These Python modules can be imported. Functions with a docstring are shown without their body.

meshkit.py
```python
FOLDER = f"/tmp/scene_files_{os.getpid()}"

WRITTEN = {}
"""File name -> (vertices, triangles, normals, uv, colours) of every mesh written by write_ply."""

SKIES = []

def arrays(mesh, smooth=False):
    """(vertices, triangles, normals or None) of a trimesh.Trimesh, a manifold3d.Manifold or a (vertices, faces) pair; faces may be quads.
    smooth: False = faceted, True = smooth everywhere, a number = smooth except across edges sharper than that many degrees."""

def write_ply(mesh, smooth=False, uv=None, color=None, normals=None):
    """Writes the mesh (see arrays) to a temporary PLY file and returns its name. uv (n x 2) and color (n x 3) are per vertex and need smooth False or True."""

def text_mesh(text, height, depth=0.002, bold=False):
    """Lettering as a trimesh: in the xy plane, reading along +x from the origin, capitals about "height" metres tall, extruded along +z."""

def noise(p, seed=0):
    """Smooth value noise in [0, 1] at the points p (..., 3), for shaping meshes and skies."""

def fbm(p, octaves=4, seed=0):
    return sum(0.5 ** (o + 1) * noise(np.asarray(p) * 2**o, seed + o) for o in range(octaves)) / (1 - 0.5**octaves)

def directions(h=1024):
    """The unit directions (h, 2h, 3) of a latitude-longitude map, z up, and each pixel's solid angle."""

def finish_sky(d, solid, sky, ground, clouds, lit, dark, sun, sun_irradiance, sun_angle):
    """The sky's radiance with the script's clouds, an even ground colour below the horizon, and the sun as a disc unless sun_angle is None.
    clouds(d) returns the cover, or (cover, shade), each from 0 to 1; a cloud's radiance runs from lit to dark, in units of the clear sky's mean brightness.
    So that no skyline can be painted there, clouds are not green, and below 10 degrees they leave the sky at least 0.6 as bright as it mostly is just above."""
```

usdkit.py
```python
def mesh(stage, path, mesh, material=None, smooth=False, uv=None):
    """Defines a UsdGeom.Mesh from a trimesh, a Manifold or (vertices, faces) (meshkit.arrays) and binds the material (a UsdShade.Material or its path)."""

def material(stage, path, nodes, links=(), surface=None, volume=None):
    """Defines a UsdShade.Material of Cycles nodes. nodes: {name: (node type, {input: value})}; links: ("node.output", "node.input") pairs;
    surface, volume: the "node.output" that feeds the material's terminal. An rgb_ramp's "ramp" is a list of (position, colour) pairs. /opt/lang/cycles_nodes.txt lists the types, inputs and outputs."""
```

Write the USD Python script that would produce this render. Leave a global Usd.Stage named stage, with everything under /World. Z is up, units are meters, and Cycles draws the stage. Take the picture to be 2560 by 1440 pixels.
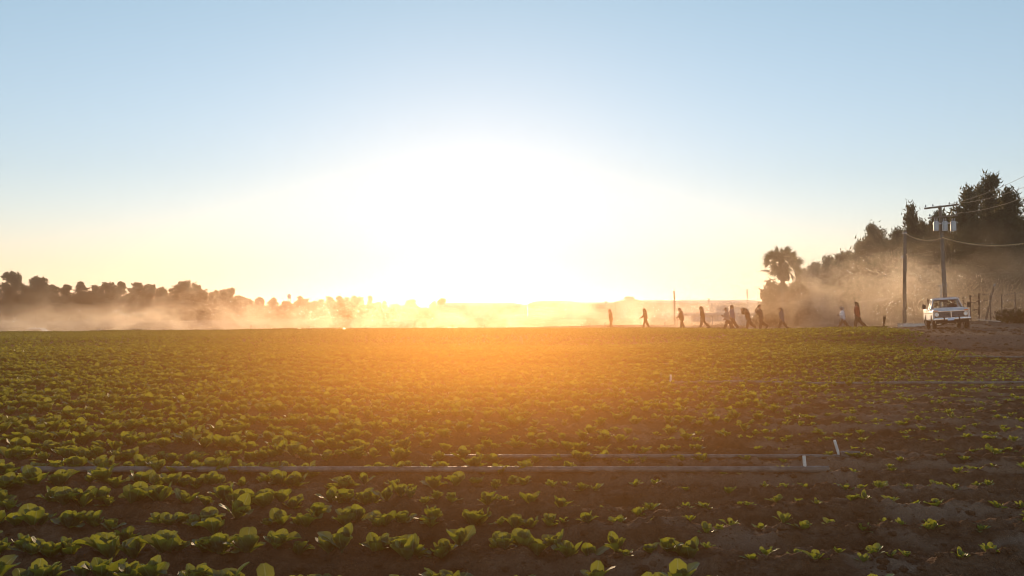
import math, random
import numpy as np, trimesh, manifold3d as m3, usdkit, meshkit
from pxr import Usd, UsdGeom, UsdLux, UsdShade, Gf, Sdf, Vt

stage = Usd.Stage.CreateInMemory()
UsdGeom.SetStageUpAxis(stage, 'Z')
UsdGeom.Xform.Define(stage, '/World')

# ------------------------------------------------------------------ camera, sky, sun, exposure
F, H = 2489.0, 1.6                       # focal length in pixels of the 2560 wide photograph, eye height
PITCH = math.atan((785 - 720) / F)
cam = UsdGeom.Camera.Define(stage, '/World/camera')
cam.CreateHorizontalApertureAttr(36.0); cam.CreateFocalLengthAttr(35.0)
cam.CreateExposureAttr(0.5)
cam.AddTranslateOp().Set((0, 0, H)); cam.AddRotateXOp().Set(90 + math.degrees(PITCH))
AZ, EL = math.atan((1195 - 1280) / F), math.atan((785 - 545) / F)
dome = UsdLux.DomeLight.Define(stage, '/World/sky')
sky_mat = usdkit.material(stage, '/World/Looks/sky', {
    's': ('sky_texture', {'sky_type': 'single_scattering', 'sun_disc': False, 'sun_elevation': EL, 'sun_rotation': AZ,
                          'air_density': 1.2, 'aerosol_density': 0.02, 'ozone_density': 3.0, 'altitude': 0.0}),
    'h': ('hsv', {'hue': .5, 'saturation': .70, 'value': 1.10, 'fac': 1.0}), 'c': ('mix', {'mix_type': 'multiply', 'fac': 1.0}),
    't': ('texture_coordinate', {}), 'z': ('separate_xyz', {}), 'r': ('rgb_ramp', {'ramp': [(0, (1.07, .86, .93)), (.10, (1.04, .92, 1.01)), (.32, (.96, .995, .985)), (1, (.96, .995, .985))]}),
    'b': ('background_shader', {'strength': 0.15})}, [('t.generated', 'z.vector'), ('z.z', 'r.fac'), ('r.color', 'c.color2'), ('s.color', 'h.color'), ('h.color', 'c.color1'), ('c.color', 'b.color')], surface='b.background')
UsdShade.MaterialBindingAPI.Apply(dome.GetPrim()).Bind(sky_mat)
dome.GetPrim().SetCustomDataByKey('kind', 'structure')
sun = UsdLux.DistantLight.Define(stage, '/World/sun')
sun.CreateIntensityAttr(0.65); sun.CreateNormalizeAttr(True); sun.CreateAngleAttr(0.5); sun.CreateColorAttr((1.0, 0.68, 0.40))
sun.AddRotateZOp().Set(-math.degrees(AZ)); sun.AddRotateXOp().Set(-(90 - math.degrees(EL)))
HAZE = dict(color=(1.0, 0.93, 0.86), density=0.00025, anisotropy=0.80)
GROUND_DUST = dict(color=(1.0, 0.48, 0.12), density=0.0012, anisotropy=0.80)

# ------------------------------------------------------------------ helpers
def P(px, py, D):
    v = (720 - py) / F
    return np.array([D * (px - 1280) / F, D * (math.cos(PITCH) - v * math.sin(PITCH)), H + D * (math.sin(PITCH) + v * math.cos(PITCH))])

used = {}
def numbered(parent, name):
    k = used.get((parent, name), 0); used[(parent, name)] = k + 1
    return f'{parent}/{name}' if k == 0 else f'{parent}/{name}_{k:03d}'

def tag(prim, label=None, category=None, group=None, kind=None):
    for k, v in (('label', label), ('category', category), ('group', group), ('kind', kind)):
        if v: prim.SetCustomDataByKey(k, v)
    return prim

def obj(name, mesh, mat, parent='/World', smooth=False, uv=None, **kw):
    parent = parent if isinstance(parent, str) else str(parent.GetPath())
    if isinstance(mesh, list): mesh = join(mesh)
    p = usdkit.mesh(stage, numbered(parent, name), mesh, mat, smooth=smooth, uv=uv).GetPrim()
    return tag(p, **kw)

def thing(name, label, category, loc=(0, 0, 0), rotz=0, group=None, roll=0, pitch=0, scale=None):
    x = UsdGeom.Xform.Define(stage, numbered('/World', name))
    x.AddTranslateOp().Set(tuple(float(c) for c in loc)); x.AddRotateZOp().Set(float(rotz))
    if pitch: x.AddRotateYOp().Set(float(pitch))
    if roll: x.AddRotateXOp().Set(float(roll))
    if scale: x.AddScaleOp().Set(tuple(float(c) for c in scale))
    return tag(x.GetPrim(), label, category, group)

def tm(x):
    if hasattr(x, 'to_mesh'):
        q = x.to_mesh(); return trimesh.Trimesh(q.vert_properties[:, :3], q.tri_verts, process=False)
    return x
def join(ms): return trimesh.util.concatenate([tm(m) for m in ms])
def sph(p, r, n=10): return m3.Manifold.sphere(r, n).translate([float(c) for c in p])
def hull(*s): return m3.Manifold.batch_hull(list(s))
def bone(a, b, ra, rb=None, n=10): return hull(sph(a, ra, n), sph(b, ra if rb is None else rb, n))
def box(x0, x1, y0, y1, z0, z1): return trimesh.creation.box(bounds=[[x0, y0, z0], [x1, y1, z1]])
def rbox(x0, x1, y0, y1, z0, z1, r=.04, n=8):
    return hull(*[sph((x, y, z), r, n) for x in (x0 + r, x1 - r) for y in (y0 + r, y1 - r) for z in (z0 + r, z1 - r)])
def beam(a, b, w, h=None):
    a, b = np.array(a, float), np.array(b, float); L = np.linalg.norm(b - a)
    m = trimesh.creation.box([w, h or w, L]); T = trimesh.geometry.align_vectors([0, 0, 1], (b - a) / L); T[:3, 3] = (a + b) / 2
    m.apply_transform(T); return m
def tube(pts, rad, n=8, cap=True):
    p = np.asarray(pts, float); t = np.gradient(p, axis=0); t /= np.linalg.norm(t, axis=1, keepdims=True) + 1e-12
    a = np.cross(t, np.where(np.abs(t[:, 2:]) < .9, [0, 0, 1.], [1., 0, 0])); a /= np.linalg.norm(a, axis=1, keepdims=True) + 1e-12
    b = np.cross(t, a); ang = np.arange(n) * 2 * np.pi / n; r = np.broadcast_to(rad, (len(p),))[:, None, None]
    v = (p[:, None] + r * (np.cos(ang)[None, :, None] * a[:, None] + np.sin(ang)[None, :, None] * b[:, None])).reshape(-1, 3)
    i, j = np.meshgrid(np.arange(len(p) - 1), np.arange(n), indexing='ij')
    q = np.stack([i * n + j, i * n + (j + 1) % n, (i + 1) * n + (j + 1) % n, (i + 1) * n + j], -1).reshape(-1, 4)
    f = np.vstack([q[:, [0, 2, 1]], q[:, [0, 3, 2]]])
    if cap:
        k = len(v); v = np.vstack([v, p[0], p[-1]]); o = (len(p) - 1) * n
        f = np.vstack([f, [[k, c, (c + 1) % n] for c in range(n)], [[k + 1, o + (c + 1) % n, o + c] for c in range(n)]])
    return trimesh.Trimesh(v, f, process=False)
def disc(c, axis, r, t, n=20):
    m = trimesh.creation.cylinder(radius=r, height=t, sections=n); T = trimesh.geometry.align_vectors([0, 0, 1], axis); T[:3, 3] = c
    m.apply_transform(T); return m
def sm(a, b, x): t = np.clip((np.asarray(x, float) - a) / (b - a), 0, 1); return t * t * (3 - 2 * t)

# ------------------------------------------------------------------ materials
L = '/World/Looks/'
def plain(name, col, rough=.8, metal=0, vary=.25, scale=3.0, spec=.3):
    c = np.array(col, float)
    return usdkit.material(stage, L + name, {
        't': ('texture_coordinate', {}), 'n': ('noise_texture', {'scale': scale, 'detail': 4.0, 'roughness': .6}),
        'r': ('rgb_ramp', {'ramp': [(.3, tuple(c * (1 - vary))), (.7, tuple(np.minimum(c * (1 + vary), .9)))]}),
        'p': ('principled_bsdf', {'roughness': rough, 'metallic': metal, 'specular_ior_level': spec})},
        [('t.object', 'n.vector'), ('n.fac', 'r.fac'), ('r.color', 'p.base_color')], surface='p.BSDF')
def leafy(name, dark, light, trans, amount=.35, rough=.5, vein=False, scale=.6, spec=.35):
    nodes = {'t': ('texture_coordinate', {}), 'o': ('object_info', {}), 'n': ('noise_texture', {'scale': scale, 'detail': 2.0}),
             'a': ('math', {'math_type': 'multiply_add', 'value2': .35, 'value3': 0.0}), 'b': ('math', {'math_type': 'add'}),
             'r': ('rgb_ramp', {'ramp': [(.3, dark), (1.0, light)]}),
             'p': ('principled_bsdf', {'roughness': rough, 'specular_ior_level': spec}), 'l': ('translucent_bsdf', {'color': trans}),
             'm': ('mix_closure', {'fac': amount})}
    links = [('t.object', 'n.vector'), ('o.random', 'a.value1'), ('n.fac', 'b.value1'), ('a.value', 'b.value2'), ('b.value', 'r.fac'),
             ('p.BSDF', 'm.closure1'), ('l.BSDF', 'm.closure2')]
    if vein:
        nodes |= {'u': ('uvmap', {'attribute': 'st'}), 's': ('separate_xyz', {}), 'w': ('math', {'math_type': 'subtract', 'value2': .5}), 'x': ('math', {'math_type': 'absolute'}),
                  'wv': ('math', {'math_type': 'multiply_add', 'value2': 1.3, 'value3': 0.0}), 'sn': ('math', {'math_type': 'multiply', 'value2': 50.0}), 'si': ('math', {'math_type': 'sine'}),
                  'sr': ('map_range', {'from_min': .82, 'from_max': 1.0, 'to_min': 0.0, 'to_max': .4, 'clamp': True}), 'df': ('math', {'math_type': 'subtract'}),
                  'v': ('rgb_ramp', {'ramp': [(0, (.8, .8, .8)), (.025, (.6, .6, .6)), (.06, (0, 0, 0)), (1, (0, 0, 0))]}),
                  'vm': ('math', {'math_type': 'maximum'}),
                  'c': ('mix', {'color2': (.30, .36, .18)}), 'd': ('mix', {'color1': trans, 'color2': tuple(np.array(trans) * .55 + .06)})}
        links += [('u.UV', 's.vector'), ('s.x', 'w.value1'), ('w.value', 'x.value1'), ('x.value', 'v.fac'),
                  ('x.value', 'wv.value1'), ('s.y', 'df.value1'), ('wv.value', 'df.value2'), ('df.value', 'sn.value1'), ('sn.value', 'si.value1'), ('si.value', 'sr.value'),
                  ('v.color', 'vm.value1'), ('sr.result', 'vm.value2'), ('vm.value', 'c.fac'), ('vm.value', 'd.fac'), ('r.color', 'c.color1'), ('c.color', 'p.base_color'), ('d.color', 'l.color')]
    else:
        links.append(('r.color', 'p.base_color'))
    return usdkit.material(stage, L + name, nodes, links, surface='m.closure')

M = {}
M['soil'] = usdkit.material(stage, L + 'soil', {
    'g': ('geometry', {}), 'n1': ('noise_texture', {'scale': .35, 'detail': 5.0, 'roughness': .65}), 'n2': ('noise_texture', {'scale': 9.0, 'detail': 5.0, 'roughness': .7}),
    'n3': ('noise_texture', {'scale': 45.0, 'detail': 3.0, 'roughness': .7}),
    'b': ('mix', {'mix_type': 'mix', 'fac': .55}), 'r': ('rgb_ramp', {'ramp': [(.3, (.046, .020, .010)), (.50, (.118, .060, .030)), (.70, (.23, .142, .088))]}),
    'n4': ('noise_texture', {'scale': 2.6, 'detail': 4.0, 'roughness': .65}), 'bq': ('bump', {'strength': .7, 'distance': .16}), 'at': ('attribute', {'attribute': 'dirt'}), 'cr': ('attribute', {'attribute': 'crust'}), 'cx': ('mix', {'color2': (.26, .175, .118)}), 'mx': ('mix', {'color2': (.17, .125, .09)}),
    'bp': ('bump', {'strength': 1.0, 'distance': .045}), 'p': ('principled_bsdf', {'roughness': 1.0, 'specular_ior_level': .1})},
    [('g.position', 'n1.vector'), ('g.position', 'n2.vector'), ('g.position', 'n3.vector'), ('n1.color', 'b.color1'), ('n2.color', 'b.color2'), ('b.color', 'r.fac'),
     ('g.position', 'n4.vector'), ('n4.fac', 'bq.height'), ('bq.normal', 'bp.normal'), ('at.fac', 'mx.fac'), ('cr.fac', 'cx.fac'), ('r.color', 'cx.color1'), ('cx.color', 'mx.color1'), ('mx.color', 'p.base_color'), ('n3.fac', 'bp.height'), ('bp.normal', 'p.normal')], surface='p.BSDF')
M['cabbage'] = leafy('cabbage_leaf', (.036, .062, .034), (.085, .120, .072), (.37, .39, .02), .39, .6, vein=True, scale=3.0, spec=.24)
M['seedling'] = leafy('seedling_leaf', (.05, .09, .03), (.11, .16, .05), (.38, .40, .02), .40, .5, vein=True, scale=3.0)
M['gum'] = leafy('gum_leaf', (.022, .026, .012), (.050, .052, .024), (.10, .08, .015), .22, .6)
M['pine'] = leafy('pine_leaf', (.028, .036, .016), (.075, .080, .036), (.15, .12, .03), .28, .6)
M['palm'] = leafy('palm_leaf', (.03, .04, .016), (.06, .07, .03), (.12, .11, .02), .25, .5)
M['bark'] = plain('bark', (.07, .05, .037), .95, scale=6)
M['wood'] = plain('weathered_wood', (.16, .125, .095), .9, scale=8)
M['steel'] = plain('galvanised_steel', (.40, .40, .40), .5, .5, .15, 12)
M['pipe'] = plain('aluminium_pipe', (.13, .11, .09), .42, .25, .45, 9)
M['rope'] = plain('yellowed_lashing', (.66, .46, .20), .6)  # gold of the sun behind the lashing, put into its base colour
M['pvc'] = plain('white_pvc', (.55, .52, .47), .5, 0, .1, 8)
M['white'] = plain('white_paint', (.42, .45, .48), .38, 0, .06, 2, .5)
M['pale'] = plain('dusty_pale_paint', (.50, .47, .42), .6, 0, .12, 2)
M['grey'] = plain('grey_metal', (.30, .30, .31), .55, .3, .15)
M['dark'] = plain('black_plastic', (.022, .022, .023), .6)
M['rubber'] = plain('tyre_rubber', (.035, .031, .028), .9, vary=.3, scale=6)
M['chrome'] = plain('chrome', (.62, .62, .63), .18, 1, .08)
M['orange'] = plain('amber_lens', (.60, .17, .03), .3)
M['lens'] = plain('lamp_lens', (.62, .62, .60), .12, 0, .05, 20, .7)
M['wall'] = plain('pale_sheet_wall', (.36, .33, .29), .7, 0, .1, .2)
M['roofing'] = plain('grey_sheet_roof', (.28, .27, .26), .6, .2, .12, .15)
M['tarp'] = plain('faded_tarp', (.17, .14, .115), .85, 0, .15, .6)
M['plate'] = plain('blue_white_plate', (.42, .50, .60), .5)
M['cable'] = plain('cable', (.16, .13, .10), .6)
M['skin'] = plain('skin', (.30, .17, .11), .6, 0, .08)
M['glass'] = usdkit.material(stage, L + 'window_glass', {'f': ('fresnel', {'IOR': 1.45}), 't': ('transparent_bsdf', {'color': (.86, .89, .88)}), 'g': ('glossy_bsdf', {'color': (.9, .9, .9), 'roughness': .03}), 'm': ('mix_closure', {})},
                             [('f.fac', 'm.fac'), ('t.BSDF', 'm.closure1'), ('g.BSDF', 'm.closure2')], surface='m.closure')
def cloth(name, col): 
    if name not in M: M[name] = plain('cloth_' + name, col, .95, 0, .12, 12, .1)
    return M[name]

# ------------------------------------------------------------------ ground
ROW0, ROW = 5.55, 0.8
ctrl = []
for px, py, D in [(40, 833, 90), (400, 829, 91), (800, 824, 92), (1100, 823, 92), (1400, 822, 92), (1526, 823, 91), (1614, 822, 86), (1704, 823, 84), (1757, 823, 77), (1825, 826, 74), (1872, 826, 73),
                  (1902, 827, 71), (1955, 826, 73), (2106, 825, 71), (2143, 824, 68), (2355, 823, 55), (2460, 830, 45), (2209, 826, 66), (1800, 812, 112), (1980, 806, 116), (2450, 797, 66), (2540, 805, 58)]:
    ctrl.append(P(px, py, D))
for x in (-30, -15, 0, 8, 18): ctrl += [np.array([x, y, 0.0]) for y in (6, 14, 24)]
ctrl += [np.array([-30, 45, -.02]), np.array([0, 45, .06]), np.array([16, 38, .22])]
ctrl += [np.array([-62, 125, -1.5]), np.array([-55, 140, -1.5]), np.array([-75, 150, -1.4]), np.array([-10, 130, -.5]), np.array([20, 150, .1])]
for x in (-160, -100, -50, 0, 50, 100): ctrl += [np.array([x, y, .0]) for y in (230, 320)]
ctrl = np.array(ctrl)
def base_z(x, y):
    x, y = np.asarray(x, float), np.asarray(y, float); num, den = 0, 0
    for cx, cy, cz in ctrl:
        s = (.10 * max(cy, 8)) ** 2
        w = 1 / ((x - cx) ** 2 * .6 + (y - cy) ** 2 + s * .35) ** 2 * s * s
        num, den = num + w * cz, den + w
    return num / den * sm(14, 46, y)
def crop_right(y): return np.interp(y, [5, 14, 24, 38, 52, 66, 76, 92, 96], [9, 13, 15, 16.5, 20, 23, 17, 9, -60])
def is_field(x, y): return sm(2, -2, x - crop_right(y)) * sm(97, 93, y)
def ground_z(x, y, fine=True):
    x, y = np.asarray(x, float), np.asarray(y, float); z = base_z(x, y)
    if fine:
        near = sm(60, 25, y) * sm(40, 25, np.abs(x)); fld = is_field(x, y)
        ph = (y - ROW0 + .05 * np.sin(x * .35)) / ROW * 2 * np.pi
        p3 = np.stack([x, y, np.zeros_like(x)], -1)
        rough = meshkit.fbm(p3 * [1.1, 2.2, 1], 3, 3) - .5
        z = z + near * fld * .075 * np.tanh(1.6 * np.cos(ph) + .4) * (.55 + .9 * np.clip(rough + .5, 0, 1)) + near * .06 * rough
        det = sm(30, 12, y)
        z = z + det * (.085 * (meshkit.fbm(p3 * [4.0, 5.0, 1], 3, 5) - .5) + .13 * np.maximum(meshkit.fbm(p3 * [12, 13, 1], 2, 9) - .50, 0) + .05 * np.maximum(meshkit.noise(p3 * [26, 26, 1], 13) - .55, 0))
        z = z + (1 - near) * sm(120, 60, y) * (.12 * (meshkit.fbm(p3 * [.25, .5, 1], 3, 11) - .5) + .16 * (1 - fld) * (meshkit.fbm(p3 * [.8, 1.6, 1], 3, 12) - .5))
    return z
def axis(fine0, fine1, step, lo, hi, growth):
    a = list(np.arange(fine0, fine1, step)); s = step
    while a[-1] < hi: s *= growth; a.append(a[-1] + s)
    s = step
    while a[0] > lo: s *= growth; a.insert(0, a[0] - s)
    return np.array(a)
gx, gy = axis(-6.5, 7.5, .034, -1500, 1500, 1.036), axis(5.2, 13, .028, -120, 1500, 1.017)
GX, GY = np.meshgrid(gx, gy)
GZ = ground_z(GX, GY)
gv = np.stack([GX, GY, GZ], -1).reshape(-1, 3); nx = len(gx)
i, j = np.meshgrid(np.arange(len(gy) - 1), np.arange(nx - 1), indexing='ij')
q = np.stack([i * nx + j, i * nx + j + 1, (i + 1) * nx + j + 1, (i + 1) * nx + j], -1).reshape(-1, 4)
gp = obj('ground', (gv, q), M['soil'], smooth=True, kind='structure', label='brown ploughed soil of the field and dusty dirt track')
dirt = ((1 - is_field(GX, GY)) * sm(36, 46, GY) * (.75 + .5 * (meshkit.fbm(np.stack([GX * .3, GY * .3, GX * 0], -1), 3, 21) - .5))).astype(np.float32).ravel()
UsdGeom.PrimvarsAPI(gp).CreatePrimvar('dirt', Sdf.ValueTypeNames.FloatArray, 'vertex').Set(Vt.FloatArray.FromNumpy(dirt))

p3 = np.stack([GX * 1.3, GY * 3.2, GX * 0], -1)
crust = (sm(-.1, .55, np.cos((GY - ROW0) / ROW * 2 * np.pi + .9)) * sm(.50, .66, meshkit.fbm(p3, 4, 31)) * sm(-1.5, 2.5, GX - .05 * GY) * is_field(GX, GY) * sm(40, 20, GY) * .65).astype(np.float32).ravel()  # pale dry crust tone that also paints the sunlit ridge flats brighter
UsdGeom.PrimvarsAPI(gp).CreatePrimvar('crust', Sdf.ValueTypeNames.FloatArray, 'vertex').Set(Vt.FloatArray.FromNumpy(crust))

def on(px, D, dz=0):
    """The point on the ground seen in column px at depth D."""
    x = D * (px - 1280) / F; return np.array([x, D, float(ground_z(np.array([x]), np.array([D]))[0]) + dz])

# ------------------------------------------------------------------ far buildings
def long_shed(px0, px1, D, eave, ridge, label, hip=0, gable_end=False, vent=False, mat='wall'):
    x0, x1 = (px0 - 1280) / F * D, (px1 - 1280) / F * D; w, dp = x1 - x0, 18.0
    t = thing('farm_shed', label, 'shed', (x0, D, 0), 0, 'long low sheds across the field')
    z0 = -1.0
    if gable_end:
        poly = np.array([[0, z0], [w, z0], [w, eave], [w / 2, ridge - .1], [0, eave]])
        v = np.vstack([np.c_[poly[:, 0], np.full(5, y), poly[:, 1]] for y in (0, dp)]); f = [[0, 1, 2], [0, 2, 3], [0, 3, 4], [5, 7, 6], [5, 8, 7], [5, 9, 8]]
        for k in range(5): f += [[k, 5 + k, 5 + (k + 1) % 5], [k, 5 + (k + 1) % 5, (k + 1) % 5]]
        obj('wall', trimesh.Trimesh(v, f, process=False), M[mat], t)
        obj('roof', [beam_slab((-.4, eave - .1), (w / 2, ridge), dp), beam_slab((w / 2, ridge), (w + .4, eave - .1), dp)], M['roofing'], t)
    else:
        obj('wall', box(0, w, 0, dp, z0, eave), M[mat], t)
        h = max(hip, .01); c = [(-.4, -.4, eave + .003), (w + .4, -.4, eave + .003), (w + .4, dp + .4, eave + .003), (-.4, dp + .4, eave + .003), (h, dp / 2 - .3, ridge), (w - h, dp / 2 - .3, ridge), (w - h, dp / 2 + .3, ridge), (h, dp / 2 + .3, ridge)]
        obj('roof', trimesh.convex.convex_hull(np.array(c)), M['roofing'], t)
    for k in range(max(2, int(w / 9))):
        cx = (k + .5) * w / max(2, int(w / 9))
        d = obj('door', box(cx - 1.5, cx + 1.5, -.06, -.005, z0, 3.0), M['grey'], t)
    if vent: obj('ridge_vent', box(w / 2 - 1.2, w / 2 + 1.2, 3, 9, ridge - .5, ridge + .75), M['roofing'], t)
    return t
def beam_slab(a, b, dp):
    a, b = np.array(a), np.array(b); n = np.array([-(b - a)[1], (b - a)[0]]); n = n / np.linalg.norm(n) * .15
    p = np.array([a, b, b + n, a + n]); v = np.vstack([np.c_[p[:, 0], np.full(4, y), p[:, 1]] for y in (-.4, dp + .4)])
    return trimesh.convex.convex_hull(v)
def zz(py, D): return P(1280, py, D)[2]
long_shed(1085, 1318, 300, zz(764, 300), zz(757, 309), 'long low shed under the sun, leftmost of the far sheds', hip=4)
long_shed(1322, 1458, 296, zz(759, 296), zz(752, 305), 'long shed with sloping hipped roof ends right of the sun', hip=3.5)
long_shed(1458, 1546, 302, zz(760, 302), zz(756, 311), 'plain low shed between the hipped shed and the peaked shed', hip=.3)
long_shed(1540, 1617, 298, zz(757, 298), zz(747, 298), 'peaked shed with gable end and boxy roof vent on its ridge', gable_end=True, vent=True)
long_shed(1612, 1905, 304, zz(757, 304), zz(750.5, 313), 'longest flat-topped shed running right towards the palm', hip=.3)
for px, top, D, w, lb in ((1515, 753, 290, .5, 'small roof vent on the plain low shed'), (1772, 746, 300, .5, 'stubby chimney on the longest shed left of the ribbed post')):
    p = P(px, top, D); c = thing('roof_vent', lb, 'vent', (p[0], p[1], p[2] - 1.6))
    obj('pipe', disc((0, 0, .75), (0, 0, 1), w * .7, 1.5, 10), M['grey'], c); obj('cap', disc((0, 0, 1.55), (0, 0, 1), w, .2, 10), M['grey'], c)

# water tower
D = 340; p = P(723, 752, D); t = thing('water_tower', 'round-topped water tower rising above the thin far trees', 'water tower', (p[0], p[1], 0))
zc = zz(741, D)
tank = tube([(0, 0, zc - .75), (0, 0, zc - .55), (0, 0, zc + .35), (0, 0, zc + .75), (0, 0, zc + .95)], [.35, .68, .68, .5, .08], 14)
obj('tank', tank, M['grey'], t, smooth=40); obj('finial', disc((0, 0, zc + 1.05), (0, 0, 1), .07, .35, 8), M['grey'], t)
for a in range(4):
    cx, cy = math.cos(a * math.pi / 2 + .8), math.sin(a * math.pi / 2 + .8); obj('leg', beam((cx * .8, cy * .8, 0), (cx * .45, cy * .45, zc - .6), .12), M['grey'], t)

# ------------------------------------------------------------------ trees
def quads(c, u, v):
    n = len(c); vv = np.stack([c - u, c + v * .9 - u * .1, c + u, c - v * .9 + u * .1], 1).reshape(-1, 3); b = np.arange(n)[:, None] * 4
    return trimesh.Trimesh(vv, np.vstack([b + [0, 1, 2], b + [0, 2, 3]]), process=False)
def unit(a): return a / (np.linalg.norm(a, axis=-1, keepdims=True) + 1e-9)
def crown(rng, lobes, clumps, per, csize, leaf, up=0.0, elong=1.6, shell=.45, tri=False):
    """Clumps of leaf-sized faces spread through the lobes (x, y, z, rx, ry, rz); up lengthens the clumps into upright sprays."""
    lobes = np.array(lobes, float); vol = np.prod(lobes[:, 3:], 1) ** .7; idx = rng.choice(len(lobes), clumps, p=vol / vol.sum())
    d = unit(rng.normal(size=(clumps, 3))); r = shell + (1 - shell) * rng.random((clumps, 1)) ** .6
    cc = lobes[idx, :3] + d * r * lobes[idx, 3:] * (1 + .09 * rng.normal(size=(clumps, 1)))
    k = rng.integers(max(2, per // 2), per * 3 // 2 + 1, clumps); cid = np.repeat(np.arange(clumps), k); n = len(cid)
    sz = csize * rng.uniform(.6, 1.35, clumps)[cid][:, None]
    off = rng.normal(size=(n, 3)) * sz * .5; off[:, 2] *= .7 + up
    od = unit(d[cid] + np.array([0, 0, up * 1.5])); off += od * (np.abs(rng.normal(size=(n, 1))) * sz * up)
    pos = cc[cid] + off
    u = unit(unit(rng.normal(size=(n, 3))) + od * up * 2.2); w = unit(np.cross(u, rng.normal(size=(n, 3)))); s = leaf * rng.uniform(.6, 1.3, (n, 1))
    if tri: return trimesh.Trimesh(np.stack([pos - u * s * elong + w * s * .8, pos - u * s * elong - w * s * .8, pos + u * s * elong], 1).reshape(-1, 3), np.arange(3 * n).reshape(-1, 3), process=False)
    return quads(pos, u * s * elong, w * s)
def limbs(rng, h, r0, spread, n, lo=.35, tips=None):
    ms = [tube([(0, 0, -.3), (rng.normal() * .1, rng.normal() * .1, h * .35), (rng.normal() * .25, rng.normal() * .25, h * .62), (rng.normal() * .3, rng.normal() * .3, h * .9)], [r0 * 1.2, r0 * .9, r0 * .55, r0 * .12], 8)]
    for k in range(n):
        z = h * rng.uniform(lo, .75); e = tips[k % len(tips)] if tips is not None else (spread * rng.uniform(.4, 1) * math.cos(k * 2.4), spread * rng.uniform(.4, 1) * math.sin(k * 2.4), z + h * rng.uniform(.08, .25))
        e = np.array(e, float); mid = np.array([e[0] * .45, e[1] * .45, z + (e[2] - z) * .6]); ms.append(tube([(0, 0, z), mid, e], [r0 * .4, r0 * .25, r0 * .06], 6))
    return join(ms)
def gum_tree(px, top, hw, D, label, seed, airy=0.0, cat='tree', base=None, wide=1.0, mat='gum'):
    rng = np.random.default_rng(seed); b = P(px, 800, D); gz = float(base_z(b[0], b[1])); h = zz(top, D) - gz; rw = hw * D / F * 1.2
    t = thing('tree', label, cat, (b[0], b[1], gz), rng.uniform(0, 360), 'trees along the far edge of the field')
    nl = max(7, int(8 + rw * 2.6)); lobes = []
    lo = .22 if base is None else base
    for k in range(nl):
        a = k * 2.399 + rng.uniform(0, 1); f = (k + .5) / nl; rr = rw * (.20 + .24 * rng.random()) + .15; zc = h * (lo + (0.97 - lo) * f) - rr * .5
        sp = rw * (1.05 - .62 * f ** 1.6) * rng.uniform(.35, .95); lobes.append((math.cos(a) * sp, math.sin(a) * sp, zc, rr * wide, rr * wide, rr * rng.uniform(.6, .9)))
    lobes.append((rng.normal() * rw * .2, 0, h - rw * .26, rw * .34, rw * .34, rw * .26))
    if airy < .5: lobes.append((0, 0, h * .46, rw * .62, rw * .62, h * .34))
    obj('trunk', limbs(rng, h * .92, .16 + h * .012, rw * .7, 9 if airy > .3 else 6, tips=np.array([l[:3] for l in lobes])), M['bark'], t)
    A = rw * h; n = int(min(1100, 24 * A + 80) * (1 - .6 * airy)); obj('crown', crown(rng, lobes, n, 9, .42, .22, .05, 1.3, shell=.3), M[mat], t)
    return t
rng0 = random.Random(4)
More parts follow.
